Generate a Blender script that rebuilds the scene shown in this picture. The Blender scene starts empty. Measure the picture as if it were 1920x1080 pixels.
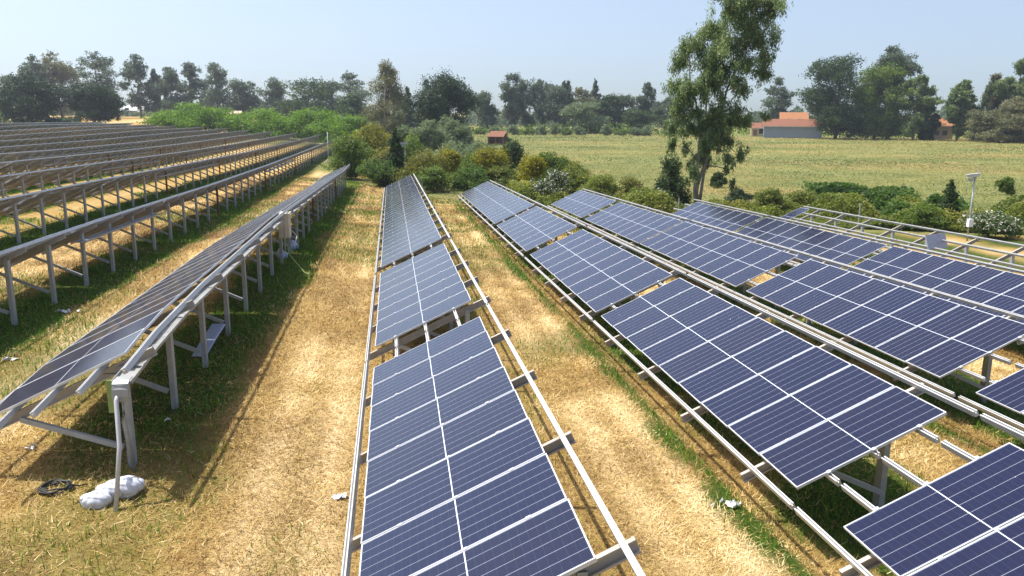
import bpy, math, random
import numpy as np
from mathutils import Vector, Matrix

S = bpy.context.scene
COL = S.collection
R = math.radians
H0 = 5.4                                   # camera height above the near ground
# ------------------------------------------------------------------ camera
FPX, YAW, PITCH, ROLL = 1512.16, 0.148249, 0.214356, 0.005236
cy_, sy_, cp_, sp_ = math.cos(YAW), math.sin(YAW), math.cos(PITCH), math.sin(PITCH)
CF = Vector((sy_*cp_, cy_*cp_, -sp_))
r0 = Vector((cy_, -sy_, 0)); u0 = r0.cross(CF)
CR = r0*math.cos(ROLL) + u0*math.sin(ROLL)
CU = -r0*math.sin(ROLL) + u0*math.cos(ROLL)
cam = bpy.data.cameras.new("camera"); camo = bpy.data.objects.new("camera", cam); COL.objects.link(camo)
cam.sensor_width = 36.0; cam.lens = FPX/1920*36; cam.clip_start = 0.1; cam.clip_end = 20000
camo.matrix_world = Matrix(((CR.x, CU.x, -CF.x, 0), (CR.y, CU.y, -CF.y, 0), (CR.z, CU.z, -CF.z, H0), (0, 0, 0, 1)))
S.camera = camo
# ------------------------------------------------------------------ sky, sun, exposure
SUN = Vector((-0.44, 0.22, 1.0)).normalized()
SUN_EL = math.asin(SUN.z); SUN_AZ = math.atan2(SUN.x, SUN.y)
W = bpy.data.worlds.new("World"); S.world = W; W.use_nodes = True
nt = W.node_tree; bg = nt.nodes['Background']
sky = nt.nodes.new('ShaderNodeTexSky'); sky.sky_type = 'NISHITA'; sky.sun_disc = False
sky.sun_elevation = SUN_EL; sky.sun_rotation = SUN_AZ
sky.air_density = 1.0; sky.dust_density = 3.0; sky.ozone_density = 4.0
tc = nt.nodes.new('ShaderNodeTexCoord'); va = nt.nodes.new('ShaderNodeVectorMath'); va.operation = 'ADD'
va.inputs[1].default_value = (0, 0, 0.06)
vn = nt.nodes.new('ShaderNodeVectorMath'); vn.operation = 'NORMALIZE'
nt.links.new(tc.outputs['Generated'], va.inputs[0]); nt.links.new(va.outputs[0], vn.inputs[0]); nt.links.new(vn.outputs[0], sky.inputs[0])
hsn = nt.nodes.new('ShaderNodeHueSaturation'); hsn.inputs['Saturation'].default_value = .80; hsn.inputs['Value'].default_value = .97
nt.links.new(sky.outputs[0], hsn.inputs['Color']); nt.links.new(hsn.outputs[0], bg.inputs[0]); bg.inputs[1].default_value = 0.125
sl = bpy.data.lights.new("sun", 'SUN'); sl.energy = 3.8; sl.angle = R(0.53); sl.color = (1.0, 0.955, 0.88)
so = bpy.data.objects.new("sun", sl); COL.objects.link(so); so.rotation_euler = (-SUN).to_track_quat('-Z', 'Y').to_euler(); so.location = (0, 0, 60)
S.view_settings.view_transform = 'Standard'; S.view_settings.look = 'None'; S.view_settings.gamma = 1.0
S.view_settings.use_curve_mapping = False; S.view_settings.exposure = 0.84
S.render.engine = 'CYCLES'

# ------------------------------------------------------------------ helpers
rng = np.random.default_rng(7)
random.seed(7)

def tag(o, label=None, cat=None, group=None, kind=None):
    if label: o['label'] = label
    if cat: o['category'] = cat
    if group: o['group'] = group
    if kind: o['kind'] = kind
    return o

def empty(name, loc, label=None, cat=None, group=None):
    o = bpy.data.objects.new(name, None); COL.objects.link(o); o.location = loc; o.empty_display_size = 0.3
    return tag(o, label, cat, group)

def obj(name, me, parent=None, loc=None, mat=None):
    o = bpy.data.objects.new(name, me); COL.objects.link(o)
    if parent: o.parent = parent
    if mat is not None: o.matrix_local = mat
    elif loc is not None: o.location = loc
    return o

class MB:
    """collects faces and builds one mesh"""
    def __init__(s): s.v = []; s.f = []; s.m = []
    def add(s, V, F, mi=0):
        b = len(s.v); s.v += [tuple(p) for p in V]; s.f += [tuple(i+b for i in f) for f in F]; s.m += [mi]*len(F)
    def box(s, c, d, mi=0, M=None):
        x, y, z = d[0]/2, d[1]/2, d[2]/2
        V = [Vector((i*x, j*y, k*z)) for i in (-1, 1) for j in (-1, 1) for k in (-1, 1)]
        if M is not None: V = [M @ p for p in V]
        V = [p+Vector(c) for p in V]
        s.add(V, [(0, 1, 3, 2), (4, 6, 7, 5), (0, 4, 5, 1), (2, 3, 7, 6), (0, 2, 6, 4), (1, 5, 7, 3)], mi)
    def sweep(s, prof, path, up=(0, 0, 1), mi=0, caps=True):
        """closed profile [(side, up)...] swept along a path"""
        up = Vector(up); P = [Vector(p) for p in path]; n = len(prof); V = []; F = []
        for i, p in enumerate(P):
            d = (P[min(i+1, len(P)-1)]-P[max(i-1, 0)]).normalized()
            sd = d.cross(up).normalized(); uu = sd.cross(d)
            V += [p+sd*a+uu*b for a, b in prof]
        for i in range(len(P)-1):
            for j in range(n):
                k = (j+1) % n
                F.append((i*n+j, i*n+k, (i+1)*n+k, (i+1)*n+j))
        if caps: F += [tuple(range(n))[::-1], tuple((len(P)-1)*n+j for j in range(n))]
        s.add(V, F, mi)
    def tube(s, path, rad, n=8, mi=0, caps=True):
        P = [Vector(p) for p in path]; V = []; F = []
        if not hasattr(rad, '__len__'): rad = [rad]*len(P)
        for i, p in enumerate(P):
            d = (P[min(i+1, len(P)-1)]-P[max(i-1, 0)]).normalized()
            a = d.orthogonal() if abs(d.z) > .9 else d.cross(Vector((0, 0, 1)))
            if abs(d.z) > .9: a = Vector((0, 1, 0)).cross(d)
            a.normalize(); b = d.cross(a)
            V += [p+(a*math.cos(t)+b*math.sin(t))*rad[i] for t in (2*math.pi*k/n for k in range(n))]
        for i in range(len(P)-1):
            for j in range(n):
                k = (j+1) % n
                F.append((i*n+j, i*n+k, (i+1)*n+k, (i+1)*n+j))
        if caps: F += [tuple(range(n))[::-1], tuple((len(P)-1)*n+j for j in range(n))]
        s.add(V, F, mi)
    def mesh(s, name, mats, smooth=False):
        me = bpy.data.meshes.new(name); me.from_pydata(s.v, [], s.f)
        for m in (mats if isinstance(mats, (list, tuple)) else [mats]): me.materials.append(m)
        me.polygons.foreach_set('material_index', s.m)
        if smooth: me.polygons.foreach_set('use_smooth', [True]*len(s.f))
        me.update(); return me

def soup(name, V, n, mats, tint=None, midx=None, smooth=False):
    """V (N, n, 3): N loose n-gons"""
    V = np.asarray(V, np.float32); N = len(V)
    me = bpy.data.meshes.new(name)
    me.vertices.add(N*n); me.vertices.foreach_set('co', V.reshape(-1))
    me.loops.add(N*n); me.loops.foreach_set('vertex_index', np.arange(N*n, dtype=np.int32))
    me.polygons.add(N); me.polygons.foreach_set('loop_start', np.arange(0, N*n, n, dtype=np.int32))
    me.polygons.foreach_set('loop_total', np.full(N, n, np.int32))
    for m in (mats if isinstance(mats, (list, tuple)) else [mats]): me.materials.append(m)
    if midx is not None: me.polygons.foreach_set('material_index', np.asarray(midx, np.int32))
    if tint is not None:
        a = me.attributes.new('tint', 'FLOAT', 'FACE'); a.data.foreach_set('value', np.asarray(tint, np.float32))
    me.update(calc_edges=True); return me

# ------------------------------------------------------------------ materials
class NT:
    def __init__(s, name):
        s.mat = bpy.data.materials.new(name); s.mat.use_nodes = True; s.t = s.mat.node_tree
        s.p = s.t.nodes['Principled BSDF']; s.out = s.t.nodes['Material Output']
    def n(s, typ, **kw):
        x = s.t.nodes.new('ShaderNode'+typ)
        for k, v in kw.items(): setattr(x, k, v)
        return x
    def l(s, a, b): s.t.links.new(a, b)
    def setin(s, inp, v):
        if hasattr(v, 'is_linked') or isinstance(v, bpy.types.NodeSocket): s.l(v, inp)
        else: inp.default_value = v
    def math(s, op, a, b=0.0, c=0.0, clamp=False):
        x = s.n('Math', operation=op, use_clamp=clamp)
        for i, v in enumerate((a, b, c)): s.setin(x.inputs[i], v)
        return x.outputs[0]
    def mix(s, f, a, b, typ='RGBA', blend='MIX'):
        x = s.n('Mix', data_type=typ, blend_type=blend) if typ == 'RGBA' else s.n('Mix', data_type=typ)
        i = {'RGBA': (6, 7, 2), 'FLOAT': (2, 3, 0)}[typ]
        s.setin(x.inputs[0], f); s.setin(x.inputs[i[0]], a); s.setin(x.inputs[i[1]], b)
        return x.outputs[i[2]]
    def noise(s, scale, detail=4, rough=.6, vec=None, dist=0.0):
        x = s.n('TexNoise'); x.inputs['Scale'].default_value = scale; x.inputs['Detail'].default_value = detail
        x.inputs['Roughness'].default_value = rough; x.inputs['Distortion'].default_value = dist
        if vec is not None: s.l(vec, x.inputs['Vector'])
        return x.outputs['Fac']
    def ramp(s, fac, stops):
        x = s.n('ValToRGB'); e = x.color_ramp.elements
        while len(e) > 1: e.remove(e[-1])
        e[0].position = stops[0][0]; e[0].color = (*stops[0][1], 1)
        for p, c in stops[1:]:
            q = e.new(p); q.color = (*c, 1)
        s.l(fac, x.inputs[0]); return x.outputs['Color']
    def attr(s, name):
        x = s.n('Attribute', attribute_name=name); return x.outputs['Fac']
    def pos(s): return s.n('NewGeometry').outputs['Position']
    def objc(s): return s.n('TexCoord').outputs['Object']
    def rnd(s): return s.n('ObjectInfo').outputs['Random']
    def bump(s, h, strength, dist=0.02):
        x = s.n('Bump'); x.inputs['Strength'].default_value = strength; x.inputs['Distance'].default_value = dist
        s.l(h, x.inputs['Height']); s.l(x.outputs[0], s.p.inputs['Normal'])

def simple(name, col, rough=.6, metal=0.0, var=.12, scale=6.0, bump=0.0, dirt=None):
    m = NT(name); pv = m.pos()
    n1 = m.noise(scale, 5, .65, pv)
    c1 = tuple(c*(1-var) for c in col); c2 = tuple(min(1, c*(1+var)) for c in col)
    col_o = m.ramp(n1, [(.25, c1), (.75, c2)])
    if dirt:
        n2 = m.noise(scale*.37, 6, .7, pv)
        f = m.math('MULTIPLY', m.math('SUBTRACT', n2, .5, clamp=True), dirt[1]*6, clamp=True)
        col_o = m.mix(f, col_o, (*dirt[0], 1))
    m.l(col_o, m.p.inputs['Base Color'])
    m.p.inputs['Metallic'].default_value = metal
    m.l(m.math('ADD', m.math('MULTIPLY', n1, .25), rough-.12), m.p.inputs['Roughness'])
    if bump: m.bump(m.noise(scale*5, 4, .6, pv), bump, .01)
    return m.mat

MAT = {}
MAT['alu'] = simple('aluminium', (.52, .52, .51), .45, .3, .08, 3, .05, ((.42, .38, .33), .35))
MAT['galv'] = simple('galvanised_steel', (.37, .39, .40), .55, .25, .16, 9, .08, ((.30, .28, .25), .35))
MAT['galv_light'] = simple('galvanised_sheet', (.33, .335, .33), .5, .3, .12, 5, .05, ((.33, .31, .27), .3))
MAT['rafter'] = simple('weathered_rafter', (.42, .38, .33), .6, .1, .15, 5, .08, ((.25, .19, .13), .4))
MAT['frame'] = simple('panel_frame', (.70, .71, .72), .38, .3, .05, 2)
MAT['white'] = simple('white_plastic', (.78, .79, .82), .5, 0, .05, 8)
MAT['beige'] = simple('beige_box', (.56, .49, .36), .5, 0, .06, 5)
MAT['black'] = simple('black_rubber', (.022, .022, .024), .55, 0, .2, 20)
MAT['rust'] = simple('rusty_steel', (.17, .075, .05), .75, .1, .3, 10)
MAT['ply'] = simple('brown_board', (.22, .14, .08), .75, 0, .25, 6)
MAT['green_board'] = simple('green_sheet', (.24, .33, .10), .6, 0, .12, 9)

def panel_glass():
    m = NT('solar_cells'); o = m.objc(); sx = m.n('SeparateXYZ'); m.l(o, sx.inputs[0]); x, y = sx.outputs[0], sx.outputs[1]
    L, Wd = 2.1, 1.04
    def line(v, period, half, off=0.0):       # 1 on a periodic line
        f = m.math('FRACT', m.math('ADD', m.math('DIVIDE', v, period), 10.0+off))
        d = m.math('ABSOLUTE', m.math('SUBTRACT', f, .5))
        return m.math('GREATER_THAN', d, .5-half/period)
    ny = m.math('MULTIPLY', y, -1.0)
    edge = m.math('MAXIMUM', m.math('LESS_THAN', m.math('MINIMUM', x, m.math('SUBTRACT', L, x)), .0135),
                  m.math('LESS_THAN', m.math('MINIMUM', ny, m.math('SUBTRACT', Wd, ny)), .0135))
    mid = m.math('LESS_THAN', m.math('ABSOLUTE', m.math('SUBTRACT', x, L/2)), .0062)
    iny = m.math('SUBTRACT', ny, .02); inx = m.math('SUBTRACT', x, .022)
    cols = line(iny, 1.0/6, .0024)
    rows = line(inx, .0857, .0011)
    bus = line(iny, 1.0/54, .0007)
    nz = m.noise(7, 3, .6, o)
    rnd = m.rnd()
    cellid = m.math('FLOOR', m.math('MULTIPLY', iny, 6.0))
    base = m.mix(rnd, (.0035, .0052, .027, 1), (.0070, .0070, .021, 1))
    cx = m.n('CombineXYZ'); m.l(m.math('FLOOR', m.math('DIVIDE', inx, .0857)), cx.inputs[0]); m.l(cellid, cx.inputs[1]); m.l(m.math('MULTIPLY', rnd, 91.7), cx.inputs[2])
    wn = m.n('TexWhiteNoise'); m.l(cx.outputs[0], wn.inputs['Vector'])
    base = m.mix(m.math('MULTIPLY', wn.outputs['Value'], .35), base, (.009, .012, .036, 1))
    base = m.mix(m.math('MULTIPLY', nz, .55), base, (.0045, .0075, .042, 1))
    base = m.mix(m.math('MULTIPLY', rows, .30), base, (.10, .11, .16, 1))
    base = m.mix(m.math('MULTIPLY', bus, .14), base, (.25, .26, .30, 1))
    base = m.mix(m.math('MULTIPLY', cols, .68), base, (.46, .49, .56, 1))
    base = m.mix(mid, base, (.66, .70, .76, 1))
    base = m.mix(edge, base, (.66, .68, .71, 1))
    dust = m.noise(1.3, 5, .65, m.pos())
    base = m.mix(m.math('MULTIPLY', dust, .010), base, (.42, .40, .38, 1))
    vo = m.n('TexVoronoi'); vo.inputs['Scale'].default_value = 1.7; m.l(m.pos(), vo.inputs['Vector'])
    spot = m.math('LESS_THAN', m.math('ADD', vo.outputs['Distance'], m.math('MULTIPLY', m.noise(30, 2, .5, m.pos()), .03)), .034)
    base = m.mix(m.math('MULTIPLY', spot, .7), base, (.55, .54, .50, 1))
    m.l(base, m.p.inputs['Base Color'])
    m.l(m.math('ADD', m.math('MULTIPLY', dust, .08), .09), m.p.inputs['Roughness'])
    m.p.inputs['IOR'].default_value = 1.46
    m.p.inputs['Sheen Weight'].default_value = .13; m.p.inputs['Sheen Roughness'].default_value = .22; m.p.inputs['Sheen Tint'].default_value = (.9, .92, 1, 1)
    m.p.inputs['Specular IOR Level'].default_value = .5
    return m.mat
MAT['cells'] = panel_glass()
MAT['back'] = simple('backsheet', (.50, .475, .44), .6, 0, .10, 2.0, 0, ((.32, .27, .21), .5))

def foliage(name, stops, trans=.40, hue=.06, rough=.55):
    m = NT(name)
    t = m.math('ADD', m.attr('tint'), m.math('MULTIPLY', m.math('SUBTRACT', m.rnd(), .5), hue), clamp=True)
    c = m.ramp(t, stops)
    m.l(c, m.p.inputs['Base Color']); m.p.inputs['Roughness'].default_value = rough
    m.p.inputs['Specular IOR Level'].default_value = .3
    tr = m.n('BsdfTranslucent'); hs = m.n('HueSaturation'); hs.inputs['Saturation'].default_value = 1.15; hs.inputs['Value'].default_value = 1.5
    m.l(c, hs.inputs['Color']); m.l(hs.outputs[0], tr.inputs['Color'])
    mx = m.n('MixShader'); mx.inputs[0].default_value = trans
    m.l(m.p.outputs[0], mx.inputs[1]); m.l(tr.outputs[0], mx.inputs[2]); m.l(mx.outputs[0], m.out.inputs[0])
    return m.mat

FOL = {
 'euc':   foliage('eucalyptus_leaves', [(0, (0.062, 0.106, 0.033)), (.45, (0.144, 0.200, 0.073)), (.8, (0.244, 0.288, 0.125)), (1, (0.325, 0.300, 0.156))], .42, .06, .4),
 'eucfar':foliage('grey_green_leaves', [(0, (0.051, 0.078, 0.049)), (.5, (0.101, 0.135, 0.078)), (1, (0.176, 0.196, 0.115))]),
 'eucbrown':foliage('brown_green_leaves', [(0, (0.074, 0.095, 0.041)), (.5, (0.155, 0.159, 0.076)), (1, (0.270, 0.223, 0.121))]),
 'oak':   foliage('dark_oak_leaves', [(0, (0.014, 0.030, 0.011)), (.5, (0.028, 0.057, 0.020)), (1, (0.057, 0.098, 0.032))], .22),
 'lime':  foliage('bright_leaves', [(0, (.075, .145, .018)), (.5, (.145, .250, .032)), (1, (.25, .36, .06))], .42),
 'olive': foliage('olive_leaves', [(0, (0.075, 0.112, 0.053)), (.5, (0.143, 0.188, 0.090)), (1, (0.240, 0.270, 0.150))]),
 'yellow':foliage('golden_leaves', [(0, (.11, .12, .012)), (.5, (.24, .225, .020)), (1, (.38, .34, .04))]),
 'red':   foliage('reddish_leaves', [(0, (.065, .085, .018)), (.5, (.16, .175, .035)), (.8, (.24, .19, .05)), (1, (.34, .17, .07))]),
 'bush':  foliage('green_bush_leaves', [(0, (.045, .080, .015)), (.5, (.120, .180, .034)), (1, (.25, .29, .07))], .42),
 'dbush': foliage('dark_bush_leaves', [(0, (0.018, 0.039, 0.013)), (.5, (0.042, 0.075, 0.022)), (1, (0.098, 0.137, 0.046))]),
 'oleander': foliage('oleander_leaves', [(0, (.035, .065, .018)), (.6, (.085, .13, .035)), (.86, (.12, .17, .05)), (.88, (.62, .55, .50)), (1, (.85, .78, .74))]),
 'bramble': foliage('bramble_leaves', [(0, (.060, .090, .018)), (.4, (.150, .190, .040)), (.75, (.26, .27, .065)), (1, (.35, .29, .10))], .42),
 'vine':  foliage('vine_leaves', [(0, (.040, .075, .016)), (.5, (.085, .145, .032)), (1, (.17, .24, .06))]),
 'field': foliage('field_leaves', [(0, (.070, .105, .025)), (.35, (.140, .165, .048)), (.65, (.215, .210, .070)), (1, (.33, .28, .10))], .25),
 'straw': foliage('straw_blades', [(0, (.18, .105, .026)), (.4, (.37, .235, .070)), (.8, (.58, .41, .15)), (1, (.80, .64, .34))], .12),
 'grass': foliage('grass_blades', [(0, (0.034, 0.092, 0.007)), (.5, (0.081, 0.190, 0.014)), (.85, (0.149, 0.253, 0.029)), (1, (0.345, 0.310, 0.092))], .3),
}
MAT['bark_euc'] = simple('pale_bark', (.34, .285, .235), .85, 0, .3, 4, .3, ((.17, .12, .09), .6))
MAT['bark'] = simple('brown_bark', (.10, .075, .055), .9, 0, .3, 5, .4)

# ------------------------------------------------------------------ terrain
XK = np.array([-3000, -200, -90, -60, -30, -14, -8.7, -3.5, 1.7, 6.9, 12.2, 17.6, 23, 40, 120, 300, 3000], float)
YK = np.array([-200, 0, 14, 26, 41, 60, 80, 105, 140, 170, 200, 260, 350, 1200, 6000], float)
ZHT = np.array([
 [-2.0,-2.0,-2.2,-2.4,-2.6,-2.8,-2.9,-3.0,-3.1,-3.28,-3.5,-3.78,-4.0,-4.4,-4.6,-4.6,-4.6],
 [-2.0,-2.0,-2.2,-2.4,-2.6,-2.8,-2.9,-3.0,-3.15,-3.28,-3.5,-3.78,-4.0,-4.4,-4.6,-4.6,-4.6],
 [-2.0,-2.0,-2.2,-2.4,-2.7,-2.9,-3.0,-3.02,-3.49,-3.63,-3.84,-4.13,-4.3,-4.5,-4.65,-4.65,-4.65],
 [-2.0,-2.0,-2.2,-2.4,-2.8,-3.0,-3.14,-3.09,-3.78,-3.93,-4.13,-4.42,-4.5,-4.6,-4.7,-4.7,-4.7],
 [-2.0,-2.0,-2.2,-2.4,-2.95,-3.2,-3.43,-3.54,-4.15,-4.3,-4.5,-4.79,-4.75,-4.75,-4.75,-4.7,-4.7],
 [-1.9,-1.9,-2.1,-2.4,-3.1,-3.5,-3.67,-4.15,-4.62,-4.76,-4.9,-4.9,-4.85,-4.8,-4.75,-4.7,-4.7],
 [-1.8,-1.8,-2.0,-2.3,-3.4,-3.8,-3.84,-4.4,-4.75,-4.85,-4.9,-4.9,-4.9,-4.85,-4.8,-4.75,-4.75],
 [-1.7,-1.7,-1.9,-2.25,-3.6,-4.05,-3.98,-4.4,-4.75,-4.85,-4.9,-4.9,-4.9,-4.85,-4.8,-4.75,-4.75],
 [-1.5,-1.5,-1.7,-2.0,-3.65,-4.3,-4.4,-4.45,-4.7,-4.8,-4.85,-4.85,-4.85,-4.8,-4.75,-4.75,-4.75],
 [-1.3,-1.3,-1.6,-2.3,-3.8,-4.45,-4.7,-4.5,-4.65,-4.7,-4.75,-4.8,-4.8,-4.8,-4.75,-4.75,-4.75],
 [-1.2,-1.2,-1.5,-2.5,-3.8,-4.5,-4.6,-4.5,-4.6,-4.65,-4.7,-4.7,-4.75,-4.75,-4.75,-4.75,-4.75],
 [-0.9,-0.9,-1.3,-2.0,-3.0,-3.8,-4.2,-4.4,-4.5,-4.6,-4.65,-4.7,-4.7,-4.75,-4.75,-4.75,-4.75],
 [ 0.3, 0.3,-0.9,-1.4,-2.4,-3.2,-3.6,-4.0,-4.2,-4.4,-4.5,-4.6,-4.7,-4.75,-4.75,-4.75,-4.75],
 [-3.4,-3.4,-3.4,-4.6,-5.0,-5.3,-5.6,-6.0,-6.2,-6.4,-6.5,-6.6,-6.7,-6.75,-6.75,-6.75,-6.75],
 [-6]*17], float)
LEG = 1.95
def zhigh(x, y):
    """height of the racks' high edge over the ground profile at (x, y), camera-relative"""
    x = np.asarray(x, float); y = np.asarray(y, float)
    i = np.clip(np.searchsorted(XK, x)-1, 0, len(XK)-2); j = np.clip(np.searchsorted(YK, y)-1, 0, len(YK)-2)
    a = np.clip((x-XK[i])/(XK[i+1]-XK[i]), 0, 1); b = np.clip((y-YK[j])/(YK[j+1]-YK[j]), 0, 1)
    z = ZHT
    return (z[j, i]*(1-a)+z[j, i+1]*a)*(1-b)+(z[j+1, i]*(1-a)+z[j+1, i+1]*a)*b
def ground(x, y): return zhigh(x, y)-LEG+H0
def gz(x, y): return float(ground(x, y))
def ray(px, py): return CF+CR*((px-960)/FPX)+CU*((540-py)/FPX)
def at(px, py):
    """terrain point seen at a pixel of the photograph"""
    d = ray(px, py); t = 4.0
    for _ in range(4000):
        p = d*t
        if p.z+H0 <= gz(p.x, p.y): break
        t *= 1.004
    p = d*t
    return Vector((p.x, p.y, gz(p.x, p.y)))
def at_dist(px, D, py=225):
    d = ray(px, py); h = math.hypot(d.x, d.y); x, y = d.x/h*D, d.y/h*D
    return Vector((x, y, gz(x, y)))
def top_z(px, py, D):
    d = ray(px, py); return H0+d.z/math.hypot(d.x, d.y)*D
def mpp(px, py, D):
    """metres per photograph pixel at horizontal distance D"""
    d = ray(px, py); return D/math.hypot(d.x, d.y)/FPX

# row geometry: panels tilt 24.9 degrees, low edge on the left
TILT = 0.4347; CT, ST = math.cos(TILT), math.sin(TILT); DIP = 0.0246
XLOW = {0: -5.60, 1: -0.40, 2: 4.837, 3: 10.06, 4: 15.497, 5: 20.70}
ZLOW = {1: -4.467, 2: -4.614, 3: -4.816, 4: -5.116, 5: -5.30}
for k in range(1, 12): XLOW[-k] = -5.60-5.2*k
def zlow(row, y):
    if row in ZLOW: return ZLOW[row]-DIP*(y-14)+H0
    z = float(zhigh(XLOW[row]+2.33*CT, y))
    if row == 0 and y < 13: z -= .19*min(1, (13-y)/2.5)
    return z+H0-2.33*ST

# ------------------------------------------------------------------ ground sheet
def axis(parts):
    a = []
    for lo, hi, st in parts: a += list(np.arange(lo, hi, st))
    return np.array(a+[parts[-1][1]])
gx = np.concatenate([[-3000, -1500, -800, -400, -250], axis([(-160, -40, 4), (-40, -14, 1.0), (-14, 26, .25), (26, 60, 1.0), (60, 200, 6)]), [300, 500, 900, 1600, 3000]])
gy = np.concatenate([[-60, -30], axis([(-12, 4, 1.0), (4, 40, .25), (40, 80, .5), (80, 200, 3), (200, 400, 10)]), [500, 700, 1000, 1600, 3000, 6000]])
GX, GY = np.meshgrid(gx, gy); nx, ny_ = len(gx), len(gy)
GZ = ground(GX, GY)
def vnoise(x, y, s, seed):
    """cheap value noise"""
    x = np.asarray(x)*s; y = np.asarray(y)*s
    def h(i, j): 
        q = np.sin(i*127.1+j*311.7+seed*74.7)*43758.5453
        return q-np.floor(q)
    i, j = np.floor(x), np.floor(y); a, b = x-i, y-j
    a = a*a*(3-2*a); b = b*b*(3-2*b)
    return (h(i, j)*(1-a)+h(i+1, j)*a)*(1-b)+(h(i, j+1)*(1-a)+h(i+1, j+1)*a)*b
def fbm(x, y, s, seed, o=4):
    t = 0; w = .5; q = 0
    for k in range(o): t = t+w*vnoise(x, y, s*2**k, seed+k*13); q += w; w *= .5
    return t/q
def smooth(a, lo, hi):
    t = np.clip((a-lo)/(hi-lo), 0, 1); return t*t*(3-2*t)
YEND = {0: 70, 1: 65, 2: 58, 3: 51, 4: 45.5, 5: 42.5}
def hedge_y(x):   # line where the array ends and the scrub begins
    return np.interp(x, [-12, -6, -1, 4, 10, 16, 22, 30, 40, 60], [92, 84, 69, 61, 54, 49, 45.5, 42, 38, 32])
def green_mask(x, y):
    """0..1 how green the grass is: strips under the racks, none in the aisles"""
    x = np.asarray(x, float); y = np.asarray(y, float)
    u = np.mod(x+5.60, 5.2)                      # 0 at a low edge
    w = fbm(x, y, .55, 3)*1.7-.85
    inside = smooth(u+w, .35, 1.0)*(1-smooth(u+w*.8, 2.55, 3.15))
    right = (x > 3.0)                              # in the newer rows the strip starts before the low edge
    inside_r = np.maximum(inside, smooth(u+w*.5, 4.75, 5.15))
    g = np.where(right, inside_r, inside)
    aisle = (x > -1.0) & (x < 2.6)
    g = np.where(aisle, g*.45, g)
    g = np.maximum(g, smooth(y, 24, 40)*(1-smooth(y, 95, 120))*(x > -3)*(.10+.55*smooth(fbm(x, y, .4, 19), .4, .7)))
    near = smooth(y, 10.5, 14)*.6+.4
    g = g*np.where(x < 0, near, 1)
    g = g*(.6+.75*fbm(x, y, .22, 9))
    g = np.maximum(g, .5*smooth(fbm(x, y, .16, 21), .56, .72))*(1-smooth(y, 188, 200))
    return np.clip(g, 0, 1)
def field_mask(x, y):
    """1 in the meadow and scrub beyond the array"""
    x = np.asarray(x, float); y = np.asarray(y, float)
    f = smooth(y-hedge_y(x)+fbm(x, y, .3, 5)*3-1.5, -.8, 1.2)
    return np.where(x < -8, smooth(y, 150, 160)*smooth(x, -40, -20), f)
gr = green_mask(GX, GY); fm = field_mask(GX, GY)
u = np.mod(GX+5.60, 5.2)
track = (np.exp(-((u-3.75)/.32)**2)*.8+np.exp(-((u-4.6)/.3)**2))*smooth(fbm(GX, GY, .25, 77), .25, .6)*1.3
rut = 0.03*(fbm(GX, GY, .9, 31)-.5)+.05*(fbm(GX, GY, .25, 33)-.5)
GZ2 = GZ+np.where((GY < 120) & (GY > -20), rut, 0)
me = bpy.data.meshes.new('ground')
V = np.stack([GX, GY, GZ2], -1).reshape(-1, 3)
ii, jj = np.meshgrid(np.arange(nx-1), np.arange(ny_-1)); b0 = (jj*nx+ii).ravel()
F = np.stack([b0, b0+1, b0+nx+1, b0+nx], -1)
me.vertices.add(len(V)); me.vertices.foreach_set('co', V.astype(np.float32).ravel())
me.loops.add(F.size); me.loops.foreach_set('vertex_index', F.astype(np.int32).ravel())
me.polygons.add(len(F)); me.polygons.foreach_set('loop_start', np.arange(0, F.size, 4, dtype=np.int32)); me.polygons.foreach_set('loop_total', np.full(len(F), 4, np.int32))
me.polygons.foreach_set('use_smooth', np.ones(len(F), bool))
for nm, arr in (('green', gr), ('meadow', fm), ('track', track)):
    a = me.attributes.new(nm, 'FLOAT', 'POINT'); a.data.foreach_set('value', arr.astype(np.float32).ravel())
me.update(calc_edges=True)
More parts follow.
